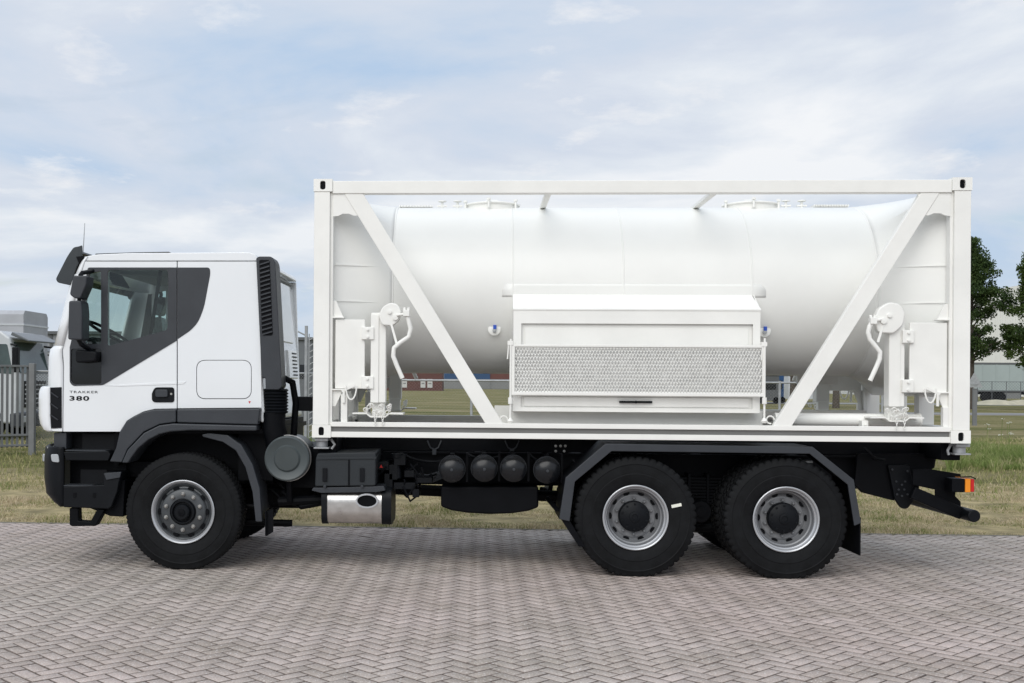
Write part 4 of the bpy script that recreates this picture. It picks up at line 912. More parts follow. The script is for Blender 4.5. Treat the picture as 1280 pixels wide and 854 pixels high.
# manholes and fittings on top
for px in (615, 938):
    x_ = P(px, 258, 0)[0]; zt_ = ZC_+RT_
    mh_ = obj('manhole', MB().lathe([(.27, -.06), (.27, .015), (.29, .02), (.29, .032), (.25, .045), (.12, .060), (0, .064)], x_, 0, zt_, 'z', 40), CWHITE, TK, bevel=.003)
    for k in range(6):
        a = k*math.tau/6+.4; obj('swing_bolt', MB().tube([(x_+.30*math.cos(a), .30*math.sin(a), zt_-.03), (x_+.30*math.cos(a), .30*math.sin(a), zt_+.05)], .012, 6).lathe([(.022, 0), (.022, .02), (0, .025)], x_+.30*math.cos(a), .30*math.sin(a), zt_+.045, 'z', 8), CWHITE, mh_)
    sd_ = 1 if px > 800 else -1
    obj('manhole_handle', MB().tube([(x_-.06, 0, zt_+.05), (x_-.06, 0, zt_+.085), (x_+.06, 0, zt_+.085), (x_+.06, 0, zt_+.05)], .008, 6), CWHITE, mh_)
    for dx in (.36, .52):
        v = obj('valve', MB().tube([(x_+sd_*dx, 0, zt_-.02), (x_+sd_*dx, 0, zt_+.07)], .014, 8).lathe([(.0, .0), (.045, .003), (.045, .012), (0, .014)], x_+sd_*dx, 0, zt_+.07, 'z', 12).box(x_+sd_*dx-.05, x_+sd_*dx+.05, -.015, .015, zt_+.02, zt_+.035), CWHITE, TK)
    wk = MB()
    for k in range(22):
        xk = x_+sd_*(.62+k*.016); wk.box(xk-.004, xk+.004, -.12, .12, zt_, zt_+.022)
    obj('walkway', wk, CWHITE, TK)
# reinforcing pad behind the cabinet
def tank_y(z): return -math.sqrt(max(0, (RT_+.004)**2-(z-ZC_)**2))
pad = MB(); xa, xb = P(627.5, 362, -.8)[0], P(955.5, 362, -.8)[0]; za, zb = P(800, 356, -.78)[1], P(800, 372, -.8)[1]
rows = []
for k in range(7):
    z = za+(zb-za)*k/6; ins = .05*(1-math.sin(min(1, k/3)*math.pi/2))
    rows.append([(xa+ins+(xb-xa-2*ins)*j/20, tank_y(z)+.002, z) for j in range(21)])
obj('tank_pad', pad.grid(rows), TWHITE, TK, solid=.002, smooth=20)
for px, py in ((618.2, 411), (959, 413)):
    x_, z_ = P(px, py, -.86); y_ = tank_y(z_)
    pl = obj('earth_boss', MB().lathe([(.062, .02), (.062, -.006), (.055, -.010), (0, -.010)], x_, y_+.0, z_, 'y', 28), TWHITE, TK)
    obj('earth_stud', MB().lathe([(.02, -.01), (.02, -.03), (0, -.032)], x_, y_, z_-.015, 'y', 10), GALV, pl)
    obj('earth_tag', MB().box(x_-.012, x_+.02, y_-.034, y_-.02, z_+.0, z_+.04), BLUE, pl, bevel=.003)
# cabinet
yk = -1.10
K = lambda px, py, y=yk: P(px, py, y)
cx0, cx1 = K(641.5, 450)[0], K(950.3, 450)[0]
z_top, z_sh, z_bot = P(800, 367, -.86)[1], K(800, 386.5)[1], K(800, 515.5)[1]
rec = [K(651.5, 405), K(941, 406), K(941, 470), K(651.5, 470)]
rl = [K(652.5, 497), K(940, 498), K(940, 511), K(652.5, 510)]
x0r, x1r = K(651.5, 0+450)[0], K(941, 450)[0]
zr1, zr0 = K(800, 405)[1], K(800, 470)[1]; zq1, zq0 = K(800, 496)[1], K(800, 510.5)[1]
cab = obj('cabinet', MB().prism([(cx0, z_bot), (cx1, z_bot), (cx1, z_sh), (cx0, z_sh)], yk, yk+.014,
        [[(x0r, zr0), (x1r, zr0), (x1r, zr1), (x0r, zr1)], [(x0r, zq0), (x1r, zq0), (x1r, zq1), (x0r, zq1)]])
        .prism([(yk, z_sh), (-.84, z_top), (-.62, z_top), (-.62, z_bot), (yk+.016, z_bot), (yk+.016, z_sh-.002)], cx0+.0, cx0+.012, plane='yz')
        .prism([(yk, z_sh), (-.84, z_top), (-.62, z_top), (-.62, z_bot), (yk+.016, z_bot), (yk+.016, z_sh-.002)], cx1-.012, cx1, plane='yz')
        .box(cx0+.012, cx1-.012, yk+.015, -.62, z_bot, z_bot+.012), CWHITE, TK, bevel=.002)
cr_ = MB().add([(cx0-.005, yk-.006, z_sh), (cx1+.005, yk-.006, z_sh), (cx1-.03, -.84, z_top), (cx0+.0, -.84, z_top)] + [(cx0-.005, yk-.006, z_sh-.012), (cx1+.005, yk-.006, z_sh-.012), (cx1-.03, -.84, z_top-.012), (cx0+.0, -.84, z_top-.012)], [(0,1,2,3),(7,6,5,4),(0,4,5,1),(1,5,6,2),(2,6,7,3),(3,7,4,0)])
obj('cabinet_roof', cr_, CWHITE, cab)
obj('roller_shutter', MB().box(x0r-.01, x1r+.01, yk+.03, yk+.036, zr0-.02, zr1+.01).box(x0r+.035, x1r-.035, yk+.024, yk+.031, zr0, zr1-.04), CWHITE, cab, bevel=.003)
sl = MB()
for k in range(0): sl.box(x0r+.04, x1r-.03, yk+.022, yk+.031, zr1-.035-k*.028, zr1-.015-k*.028)

obj('lower_panel', MB().box(x0r-.01, x1r+.01, yk+.022, yk+.03, zq0-.01, zq1+.01).box(x0r+.03, x1r-.03, yk+.012, yk+.022, zq0+.012, zq1-.008), CWHITE, cab, bevel=.002)
hx0, hx1 = K(774, 502)[0], K(815, 502)[0]; hz = K(795, 502.6)[1]
obj('handle', MB().box(hx0, hx1, yk-.02, yk+.011, hz-.010, hz+.010).lathe([(.014, 0), (.014, -.012), (0, -.014)], (hx0+hx1)/2, yk-.018, hz, 'y', 12), BPLAS, cab, bevel=.003)
# mesh guard
MBACK = mat('filter_mat', (0.68, 0.68, 0.67), .8, var=.15, vs=20)
yg = -1.185
gx0, gx1 = P(639.5, 460, yg)[0], P(957, 460, yg)[0]; gz1, gz0 = P(800, 431, yg)[1], P(800, 495, yg)[1]
t_ = .030
gf = obj('mesh_guard', MB().prism([(gx0, gz0), (gx1, gz0), (gx1, gz1), (gx0, gz1)], yg, yg+.03, [[(gx0+t_, gz0+t_), (gx1-t_, gz0+t_), (gx1-t_, gz1-t_*.8), (gx0+t_, gz1-t_*.8)]]), CWHITE, cab, bevel=.004)
ms_ = MB(); nx, nz_ = 78, 13; dx = (gx1-gx0-2*t_)/nx; dz = (gz1-gz0-1.8*t_)/nz_
for r in range(nz_+1):
    zc = gz0+t_+r*dz; pts = []
    for k in range(nx*2+1):
        xk = gx0+t_+k*dx/2; pts.append((xk, zc + (dz*.5 if (k+r) % 2 else -dz*.5)))
    pts = [(a, min(max(b, gz0+t_*.9), gz1-t_*.75)) for a, b in pts]
    vs = []; fs = []
    for i, (a, b) in enumerate(pts):
        up_ = (i+r) % 2
        vs += [(a, yg+.010+(.008 if up_ else -.001), b-.006), (a, yg+.018+(.008 if up_ else -.001), b+.007)]
        if i: fs.append((2*i-2, 2*i, 2*i+1, 2*i-1))
    ms_.add(vs, fs)
obj('expanded_mesh', ms_, CWHITE, gf, solid=.003, smooth=5)
obj('mesh_backing', MB().box(gx0+.02, gx1-.02, yk-.012, yk-.004, gz0+.02, gz1-.02), MBACK, gf)
for px in (638, 955.5):
    x_ = P(px, 500, yg)[0]; zA, zB = P(px, 497, yg)[1], P(px, 529, yg)[1]
    rd = obj('stay_rod', MB().tube([(x_, yg+.0, zA+.55), (x_, yg, zB)], .010, 8).lathe([(.022, -.03), (.022, .03)], x_, yg, P(px, 501, yg)[1], 'z', 12).lathe([(.02, 0), (.03, .02), (.01, .05)], x_+.0, yg, zB, 'z', 10), CWHITE, cab)
    obj('stay_hinge', MB().box(x_-.03, x_+.02, yg-.01, yg+.05, gz1-.01, gz1+.03).tube([(x_-.02, yg, gz1), (x_-.03, yg, gz1-.14)], .007, 6), CWHITE, cab)
    xq = x_ + (-.06 if px < 800 else .06)
    obj('ring_hook', MB().tube([(xq+.035*math.cos(t), yg+.02, zB+.03+.035*math.sin(t)) for t in [k*math.tau/14 for k in range(12)]], .007, 6), CWHITE, cab)
# floor pieces, pipe
zr_ = B0+.148
obj('floor_plate', MB().box(P(615, 520, -.95)[0], P(962, 520, -.95)[0], -.93, -.3, zr_-.06, zr_-.04).box(P(641, 520, -.95)[0], P(955, 520, -.95)[0], -.90, -.88, zr_-.05, z_bot+.02), CWHITE, TK, bevel=.003)
obj('side_shelf', MB().box(P(618, 515, -.6)[0], P(660, 515, -.6)[0], -.62, -.56, zr_-.02, P(618, 507, -.6)[1]), CWHITE, TK, bevel=.004)
px0_, px1_ = P(968, 524, -.95)[0], P(1147, 524, -.95)[0]; pz = P(1060, 525, -.95)[1]
obj('stowage_tube', MB().tube([(px0_, -.95, pz), (px1_, -.95, pz)], .062, 24).tube([(px1_, -.95, pz), (px1_+.02, -.95, pz)], .070, 24), CWHITE, TK)
x_ = P(1081.5, 533, -1.1)[0]; obj('tube_clamp', MB().box(x_-.03, x_+.03, -1.10, -1.0, pz-.10, pz+.0).lathe([(.009, 0), (.009, -.01), (0, -.011)], x_, -1.10, pz-.04, 'y', 8), CWHITE, TK, bevel=.004)
obj('stowage_tube', MB().tube([(px0_-1.2, .5, pz), (px1_, .5, pz)], .062, 24), CWHITE, TK)
# tank supports at each end (near, middle, far)
for x, sg in ((xl, 1), (xr, -1)):
    for y in (-.35, .35):
        a, b = sorted((x+sg*.0, x+sg*.15))
        obj('end_support', MB().box(a, b, y-.06, y+.06, B0+.14, 1.95), CGREY if False else CWHITE, TK, bevel=.005)
    if sg < 0: obj('saddle_plate', MB().box(x-1.05, x-.62, .60, .64, 1.80, 2.0), CWHITE, TK, bevel=.004)
# jack legs
def jack(ix, s):
    """ix: 0 left end, 1 right end; s: 1 near, -1 far"""
    g = lambda px, py, y: P(px, py, y) if ix == 0 else (lambda q: (q[0], q[1]))(P(px, py, y))
    sg = 1 if ix == 0 else -1
    if ix == 0: tx0, tx1 = P(463.5, 450, -1.17)[0], P(482.3, 450, -1.17)[0]
    else: tx0, tx1 = P(1111, 450, -1.17)[0], P(1131, 450, -1.17)[0]
    ztop, zbot = Z(391, -1.17, 475), Z(503.5, -1.17, 475)
    if ix: ztop += .0
    y0, y1 = yy(-1.17, s), yy(-1.04, s)
    tm = tx0+.075 if ix == 0 else tx0+.085
    j = obj('jack_leg', MB().box(tx0, tx1, y0+.0*s, y1, zbot, ztop), CWHITE, TK, bevel=.008)
    ca, cb_ = (tx0-.0, tx0+.075) if ix == 0 else (tx0, tx0+.10)
    obj('leg_channel', MB().box(ca, cb_, y0-s*.012, y0-s*.001, zbot, ztop-.02), CWHITE, j, bevel=.003)
    zc = Z(393, -1.19, 490) if ix == 0 else P(1110, 397.5, -1.19)[1]; xc = P(487.5 if ix == 0 else 1110, 391.5, -1.19)[0]; gk = 1.05 if ix == 0 else 1.38
    obj('gear_box', MB().lathe([(.0, -.03), (.095, -.03), (.108, -.018), (.108, .02), (.12, .02), (.12, .05), (0, .05)], xc, 0, zc, 'y', 32) if False else
        MB().prism(fillet([(xc+a_*gk, zc+b_*gk) for a_, b_ in ((-.10, -.02), (-.07, .06), (0, .105), (.07, .09), (.105, .03), (.09, -.05), (.03, -.105), (-.07, -.10))], .03, 4), yy(-1.17-.055, s), yy(-1.14, s)), CWHITE, j, bevel=.012)
    obj('gear_cap', MB().lathe([(.02, 0), (.02, -.018), (0, -.02)], xc-.0, yy(-1.225, s), zc+.02, 'y', 12).lathe([(.028, 0), (.028, -.02), (0, -.022)], xc+sg*.055, yy(-1.225, s), zc-.03, 'y', 12), CWHITE, j)
    if ix == 0: pth = [(496, 394), (508, 392.5), (510, 399), (513.3, 411), (511, 421), (500, 428.5), (492.5, 435), (491.5, 445), (496, 457), (503, 473)]
    else: pth = [(1101, 399), (1091, 402), (1087, 408), (1085, 415), (1087, 424), (1095, 434), (1100, 440), (1099.5, 449), (1094, 462), (1087.5, 476)]
    pp = [P(a, b, -1.25) for a, b in pth]
    pr = [(a[0], yy(-1.25, s), a[1]) for a in pp]
    obj('crank_handle', MB().tube(pr[:2], .014, 10).tube(pr[1:], .0215, 12), CWHITE, j, smooth=60)
    k0 = pp[1]; obj('crank_knuckle', MB().box(k0[0]-.03, k0[0]+.03, yy(-1.285, s), yy(-1.22, s), k0[1]-.025, k0[1]+.035).lathe([(.014, 0), (.014, .03)], k0[0]-.02, yy(-1.25, s), k0[1]+.03, 'z', 8).lathe([(.014, 0), (.014, .03)], k0[0]+.02, yy(-1.25, s), k0[1]+.03, 'z', 8), CWHITE, j, bevel=.006)
    l0 = P(489, 405, -1.22) if ix == 0 else P(1104.5, 404, -1.22); l1 = P(496, 430, -1.23) if ix == 0 else P(1097, 428, -1.23)
    obj('hanger_strap', MB().bar((l0[0], yy(-1.22, s), l0[1]), (l1[0], yy(-1.235, s), l1[1]), .022, .010), CWHITE, j, bevel=.002)
    # foot plate (tray) and chains
    xm = (tx0+tx1)/2; zf0 = Z(517.5, -1.17, 475)
    tray = [(xm-.24, zf0+.010), (xm-.11, zf0+.012), (xm-.07, zf0-.020), (xm+.07, zf0-.020), (xm+.11, zf0+.012), (xm+.24, zf0+.010)]
    tr_ = tray + [(a, b-.014) for a, b in tray[::-1]]
    ft = obj('foot_plate', MB().prism(tr_, yy(-1.20, s), yy(-.92, s)), CWHITE, j, bevel=.002)
    obj('foot_socket', MB().box(xm-.06, xm+.06, yy(-1.12, s), yy(-1.02, s), zf0-.02, zbot+.01), CWHITE, j, bevel=.006)
    chn = MB(); q = random.Random(5+ix)
    for k in range(16):
        a0_ = q.uniform(-.12, .12); zz_ = zf0+q.uniform(.0, .085); an = q.uniform(0, 3.1)
        chn.tube([(xm+a0_+.022*math.cos(t)*math.cos(an), yy(-1.205-.012*math.sin(t), s), zz_+.018*math.sin(t)*1.0+.01*math.cos(t)*math.sin(an)) for t in [m*math.tau/8 for m in range(9)]], .006, 5)
    for dx in (-.02, .05):
        for k in range(4):
            zc2 = zf0-.015-k*.024
            chn.tube([(xm+dx+(.009 if k % 2 else .004)*math.cos(t), yy(-1.235, s)+(.004 if k % 2 else .009)*math.cos(t), zc2+.014*math.sin(t)) for t in [m*math.tau/8 for m in range(9)]], .0035, 5)
    obj('chain', chn, CWHITE, j, smooth=60)
    # swing panel between jack and corner post
    if ix == 0: a0_, a1_ = P(419, 440, -1.17)[0], P(456, 440, -1.17)[0]
    else: a0_, a1_ = P(1137, 440, -1.17)[0], P(1184, 440, -1.17)[0]
    zu, zl_ = Z(399.5, -1.17, 440) if ix == 0 else Z(403.5, -1.17, 1160), Z(486, -1.17, 440) if ix == 0 else Z(491, -1.17, 1160)
    pn = obj('jack_panel', MB().box(a0_, a1_, yy(-1.17, s), yy(-1.145, s), zl_, zu), CWHITE, TK, bevel=.006)
    e0, e1 = (a1_, tx0) if ix == 0 else (tx1, a0_)
    for zz2 in (zu-.13, zl_+.06):
        obj('hinge', MB().box(e0-.03, e1+.03, yy(-1.20, s), yy(-1.15, s), zz2-.06, zz2+.06), CWHITE, pn, bevel=.006)
        for dz_ in (-.035, .035):
            xx_ = e0+.0 if ix == 0 else e1
            obj('hinge_bolt', MB().lathe([(.013, 0), (.013, -.016), (0, -.018)], (e0+e1)/2, yy(-1.20, s), zz2+dz_, 'y', 6), CWHITE, pn)
    xp = xl+.178 if ix == 0 else xr-.178
    # brackets on the post and securing pin
    for (pa, pb, sgn) in ((376 if ix == 0 else 380, 397 if ix == 0 else 400, 1), (487 if ix == 0 else 491, 508 if ix == 0 else 514, -1)):
        za_, zb_ = Z(pa, -1.17, 420 if ix == 0 else 1180), Z(pb, -1.17, 420 if ix == 0 else 1180)
        tri = [(xp, za_), (xp+sg*.03, za_), (xp+sg*.10, zb_), (xp, zb_)] if sgn > 0 else [(xp, za_), (xp+sg*.10, za_), (xp+sg*.03, zb_), (xp, zb_)]
        obj('post_bracket', MB().prism(tri, yy(-1.16, s), yy(-1.145, s)).box(*sorted((xp, xp+sg*.11)), yy(-1.19, s), yy(-1.10, s), (zb_ if sgn > 0 else za_)-.006, (zb_ if sgn > 0 else za_)+.006), CWHITE, TK, bevel=.002)
    hk = P(430, 489, -1.2) if ix == 0 else P(1172, 493, -1.2)
    hook = MB().bar((hk[0]-sg*.02, yy(-1.2, s), hk[1]), (hk[0]+sg*.10, yy(-1.2, s), hk[1]+.055), .022, .02)
    hook.tube([(hk[0]+sg*(.10-.10*math.cos(t)*.5-.03), yy(-1.215, s), hk[1]+.05-.13*math.sin(t)) for t in [k*math.pi/9 for k in range(10)]], .008, 6)
    hook.tube([(hk[0], yy(-1.2, s), hk[1]+.02), (hk[0], yy(-1.2, s), hk[1]-.11)], .014, 8)
    obj('securing_pin', hook, CWHITE, TK)
    obj('pin_leg', MB().box(*sorted((hk[0]-.03, hk[0]+.03)), yy(-1.19, s), yy(-1.13, s), B0+.148, hk[1]-.03) if ix == 0 else MB().box(xp-.05, xp, yy(-1.19, s), yy(-1.13, s), B0+.148, hk[1]-.12), CWHITE, TK, bevel=.004)
for ix in (0, 1):
    for s in (1, -1): jack(ix, s)

# ================================================================== BACKGROUND
def at(px, d):           # ground point under pixel column px at camera depth d
    q = ray(px, 478); t = d / q.dot(FW); p = CAM + q*t; return p.x, p.y
# ---- palisade fence on the left
FEN = mat('fence_grey', (0.17, 0.175, 0.18), 0.55, metal=0.2, var=0.1)
def fence_run(name, p0, p1, h, bars, post_at, label, topz=None, panel=.12):
    r = empty(name, (p0[0], p0[1], 0)); tag(r, label, 'fence')
    p0, p1 = Vector((*p0, 0)), Vector((*p1, 0)); d = p1-p0; Ln = d.length; u = d/Ln
    b = MB(); n = int(Ln/panel)
    for k in range(n+1):
        q = p0+u*(k*panel); b.bar(q+Vector((0,0,.15)), q+Vector((0,0,h-.02)), .06, .012, (-u.y, u.x, 0))
    obj('bars', b, FEN, r)
    for zz_ in (h-.03, .45, .2): obj('rail', MB().bar(p0+Vector((0,0,zz_))-Vector((0,.04,0)), p1+Vector((0,0,zz_))-Vector((0,.04,0)), .05, .05, (0,0,1)), FEN, r, bevel=.005)
    for k in post_at:
        q = p0+u*(Ln*k)-Vector((0,.07,0)); obj('post', MB().bar(q-Vector((0,0,.1)), q+Vector((0,0,h+.04)), .14, .14), FEN, r, bevel=.01)
    return r
fence_run('palisade_fence', at(-260, 24.5), at(42, 27.5), 2.15, None, (0, .33, .66, 1), 'grey steel palisade fence of close vertical bars in front of the parked lorries')
# dark mesh fence running on behind the cab
def mesh_fence(name, p0, p1, h, npost, label, cell=.10, wire=.004, m=None, rail=True, wm=None):
    m = m or GALV
    r = empty(name, (p0[0], p0[1], 0)); tag(r, label, 'fence')
    p0, p1 = Vector((*p0, 0)), Vector((*p1, 0)); d = p1-p0; Ln = d.length; u = d/Ln; b = MB()
    n = int((Ln+h)/cell)
    for k in range(n):
        for sgn in (1, -1):
            a = k*cell - (h if sgn > 0 else 0); c = a + (h if sgn > 0 else -h) if sgn > 0 else k*cell-h
            if sgn > 0: s0, s1, z0, z1 = a, a+h, .05, h
            else: s0, s1, z0, z1 = k*cell, k*cell-h, .05, h
            for (q, lim) in ((0, 0), (Ln, 1)): pass
            def cl(s_a, z_a, s_b, z_b):
                pts = [(s_a, z_a), (s_b, z_b)]
                for i in (0, 1):
                    o_ = pts[1-i]; p_ = pts[i]
                    if p_[0] < 0 or p_[0] > Ln:
                        L2 = 0 if p_[0] < 0 else Ln
                        if abs(o_[0]-p_[0]) < 1e-6: return None
                        t = (L2-o_[0])/(p_[0]-o_[0])
                        if t < 0 or t > 1: return None
                        pts[i] = (L2, o_[1]+(p_[1]-o_[1])*t)
                return pts
            c2 = cl(s0, z0, s1, z1)
            if c2:
                (a1, b1), (a2, b2) = c2
                if abs(a1-a2) > .01: b.bar(p0+u*a1+Vector((0,0,b1)), p0+u*a2+Vector((0,0,b2)), wire, wire, (-u.y, u.x, 0))
    obj('wire_mesh', b, wm or m, r)
    if rail: obj('rail', MB().tube([p0+Vector((0,0,h)), p1+Vector((0,0,h))], .024, 8), m, r)
    for k in range(npost):
        q = p0+u*(Ln*k/(npost-1)); obj('post', MB().tube([q-Vector((0,0,.1)), q+Vector((0,0,h+.04))], .032, 10), m, r)
    return r
mesh_fence('wire_fence', at(43.5, 27.6), at(392, 29), 2.0, 6, 'dark wire mesh fence joining the palisade behind the white cab', .07, .009, wm=FEN)
mesh_fence('chain_link_fence', at(461, 27), at(1103, 27), 1.84, 6, 'low grey chain link fence with round posts across the meadow behind the tank', .08, .0011)
# ---- parked lorries behind the left fence
PW = mat('lorry_white', (0.50, 0.52, 0.54), 0.3, var=0.03, coat=.3); PG = mat('lorry_visor', (0.10, 0.11, 0.12), 0.3)
PT = mat('lorry_tarpaulin', (0.40, 0.41, 0.44), 0.6, var=0.08, vs=1.0); PWIN = mat('lorry_window', (0.06, 0.085, 0.085), 0.08, var=0.4, vs=.8)
def lorry(name, loc, rz, label, trailer=True, tcol=None):
    r = empty(name, (0, 0, 0)); tag(r, label, 'lorry', 'white lorries parked behind the left fence')
    c = obj('cab', MB().prism([(0, .55), (2.2, .45), (2.25, 1.9), (2.0, 3.05), (1.7, 3.25), (0, 3.3)], -1.2, 1.2), PW, r, bevel=.08)
    obj('windscreen', MB().add([(2.262, -1.02, 1.98), (2.262, 1.02, 1.98), (2.032, 1.02, 2.93), (2.032, -1.02, 2.93), (2.24, -1.02, 1.98), (2.24, 1.02, 1.98), (2.01, 1.02, 2.93), (2.01, -1.02, 2.93)], [(0,1,2,3),(7,6,5,4),(0,4,5,1),(1,5,6,2),(2,6,7,3),(3,7,4,0)]), PWIN, c, bevel=.004)
    for s in (-1, 1):
        obj('side_window', MB().prism(fillet([(1.15, 2.0), (2.1, 1.95), (1.92, 2.85), (1.15, 2.85)], .06), s*1.2-.008, s*1.2+.008), PWIN, c)
        obj('mirror', MB().box(2.2, 2.38, s*1.42-.1, s*1.42+.1, 2.0, 2.75), BPLAS, c, bevel=.03)
        obj('mirror_arm', MB().tube([(2.0, s*1.15, 2.85), (2.3, s*1.4, 2.8)], .03, 6), BPLAS, c)
    obj('sun_visor', MB().prism([(1.98, 3.12), (2.55, 2.92), (2.56, 2.97), (2.02, 3.22)], -1.12, 1.12), PG, c, bevel=.02)
    obj('grille', MB().box(2.2, 2.275, -.8, .8, .95, 1.75), BPLAS, c, bevel=.02)
    gs = MB()
    for k in range(5): gs.box(2.27, 2.29, -.76, .76, 1.05+k*.14, 1.09+k*.14)
    obj('grille_bars', gs, PW, c)
    bm_ = obj('bumper', MB().box(2.0, 2.36, -1.22, 1.22, .35, .8), DGREY, r, bevel=.06)
    for s in (-1, 1): obj('headlight', MB().box(2.33, 2.375, s*.95-.2, s*.95+.2, .5, .7), LENS, bm_, bevel=.02)
    for x in (1.3, -2.0) + ((-8.0, -9.3, -10.6) if trailer else ()):
        for s in (-1, 1):
            y = s*1.05
            wq = obj('wheel', MB().lathe([(.28, -.15), (.5, -.15), (.52, -.1), (.52, .1), (.5, .15), (.28, .15)], x, y, .52, 'y', 28), RUBBER, r)
            obj('rim', MB().lathe([(.28, -.14), (.24, -.08), (.12, -.06), (.1, -.12), (0, -.12)] if s < 0 else [(.28, .14), (.24, .08), (.12, .06), (.1, .12), (0, .12)], x, y, .52, 'y', 20), SILVER, wq)
    obj('chassis', MB().box(-3.2, 0, -.45, .45, .7, 1.0), BLACK, r)
    if trailer:
        tb = obj('trailer_body', MB().box(-12.0, -.5, -1.27, 1.27, 1.2, 4.0), tcol or PT, r, bevel=.05)
        obj('trailer_rail', MB().box(-12.02, -.48, -1.29, 1.29, 3.72, 3.80), PW, tb)
        obj('trailer_chassis', MB().box(-11.8, -2.5, -1.2, 1.2, .95, 1.2), BLACK, r)
    x, y = loc; r.location = (x, y, 0); r.rotation_euler = (0, 0, rz); return r
lorry('parked_lorry', at(-44, 35), R(-2), 'nearest white lorry with a grey sun visor looking over the palisade fence')
lorry('parked_lorry', at(-16, 47), R(-4), 'farther white lorry just left of the cab front, behind the lorry with the visor', trailer=False)
def parked_trailer():
    x, y = at(29, 44); r = empty('parked_trailer', (x, y, 0)); tag(r, 'grey tarpaulin trailer standing higher than the white lorries at the left edge', 'trailer')
    tb = obj('trailer_body', MB().prism([(y, 1.2), (y+2.5, 1.2), (y+2.5, 4.35), (y+2.35, 4.5), (y+.15, 4.5), (y, 4.35)], x-13, x, plane='yz'), PT, r, bevel=.02)
    obj('trailer_rail', MB().box(x-13.02, x+.02, y-.02, y+2.52, 3.9, 3.97), PW, tb)
    for q in (-1.5, -2.8, -4.1): obj('wheel', MB().lathe([(.1, -.1), (.5, -.15), (.52, 0), (.5, .15), (.1, .15)], x+q, y+.2, .52, 'y', 24), RUBBER, r)
    obj('trailer_chassis', MB().box(x-12.5, x-.3, y+.1, y+2.4, .85, 1.2), BLACK, r)
parked_trailer()
# canopy building behind the lorries
BM = mat('depot_cladding', (0.26, 0.27, 0.29), 0.6, var=0.05); BD = mat('depot_dark', (0.10, 0.105, 0.11), 0.7)
def depot():
    x, y = at(-40, 95); r = empty('depot_building', (x, y, 0)); tag(r, 'low pale grey depot building with a dark roof edge left of the white cab', 'building')
    x1, y1 = at(235, 95); z = 5.6
    obj('wall', MB().box(x, x1, y, y+18, 0, z), BM, r)
    obj('roof', MB().box(x-.3, x1+.3, y-.3, y+18.3, z, z+.25), BD, r)
    for k in range(14):
        xx = x+(x1-x)*k/13; obj('downpipe', MB().box(xx-.1, xx+.1, y-.12, y-.002, 0, z), BD, r)
depot()
# dark shed and ladder post behind the cab gap
def shed():
    x, y = at(373, 48); x1, _ = at(389, 48); r = empty('container_cabin', (x, y, 0)); tag(r, 'dark grey cabin seen in the gap between cab and container', 'cabin')
    obj('wall', MB().box(x-1.5, x1, y, y+4, 0, 3.55), mat('cabin_grey', (.12, .13, .14), .6), r)
    obj('roof', MB().box(x-1.6, x1+.1, y-.1, y+4.1, 3.55, 3.67), BD, r)
    obj('window', MB().box(x+.05, x1-.2, y-.02, y+.0, 1.9, 2.5), BGLASS, r)
shed()
def mast(px, d, top, name, label, rr=.05):
    x, y = at(px, d); tag(obj(name, MB().tube([(x, y, -.05), (x, y, top)], [rr, rr*.8], 10).tube([(x, y, top-.25), (x-.3, y, top-.1)], rr*.4, 6), GALV, origin=(x, y, 0)), label, 'pole')
mast(382.5, 28.5, 3.2, 'steel_pole', 'thin grey steel pole rising above the wire fence behind the cab')
def lattice():
    x, y = at(390, 28.5); m = MB()
    for dx in (-.08, .08): m.tube([(x+dx, y, -.05), (x+dx, y, 3.0)], .015, 6)
    for k in range(18): m.tube([(x-.08, y, .2+k*.155), (x+.08, y, .2+k*.155+.1)], .010, 5)
    tag(obj('lattice_mast', m, GALV, origin=(x, y, 0)), 'narrow lattice mast standing at the left container post', 'mast')
lattice()
# ---- far buildings and yard across the meadow
RB = mat('red_brick', (0.105, 0.048, 0.042), .8, var=.1, vs=.5); WB = mat('far_white', (.5, .5, .48), .6); 
CB = mat('container_blue', (.025, .07, .16), .6, var=.08, vs=.5); CRD = mat('container_red', (.12, .045, .038), .6, var=.08, vs=.5); CGY = mat('container_grey', (.20, .205, .205), .6)
def far_house(px0, px1, d, h, m, name, label, cat='building', wins=()):
    x0, y = at(px0, d); x1, _ = at(px1, d); r = empty(name, ((x0+x1)/2, y, 0)); tag(r, label, cat)
    obj('wall', MB().box(x0, x1, y, y+12, -.1, h), m, r)
    obj('roof', MB().box(x0-.4, x1+.4, y-.4, y+12.4, h, h+.4), BD, r)
    for a, b, z0, z1 in wins:
        f = obj('window', MB().box(at(a, d)[0], at(b, d)[0], y-.12, y-.005, z0, z1), WB, r)
        obj('pane', MB().box(at(a, d)[0]+.2, at(b, d)[0]-.2, y-.14, y-.121, (z0+z1)/2-.15, (z0+z1)/2+.1), CGY, f)
far_house(430, 553, 235, 5.5, RB, 'brick_building', 'long dark red brick building with pale windows across the meadow',
          wins=[(503, 509, .6, 2.4), (526, 532, .6, 2.4), (534.5, 540.8, .6, 2.4), (480, 487, .6, 2.4), (455, 462, .6, 2.4)])
def ship_container(px, d, L0, z0, m, label, grp='shipping containers far across the meadow'):
    x, y = at(px, d); r = empty('shipping_container', (x, y, z0)); tag(r, label, 'container', grp)
    b = MB(); n = int(L0/.5)
    b.box(x, x+L0, y, y+2.4, z0, z0+2.6)
    obj('body', b, m, r)
    c = MB()
    for k in range(n): c.box(x+.1+k*.5, x+.3+k*.5, y-.05, y-.002, z0+.15, z0+2.45)
    obj('corrugation', c, m, r)
    obj('door', MB().box(x+L0+.002, x+L0+.05, y+.1, y+2.3, z0+.1, z0+2.5), m, r)
D1 = 300
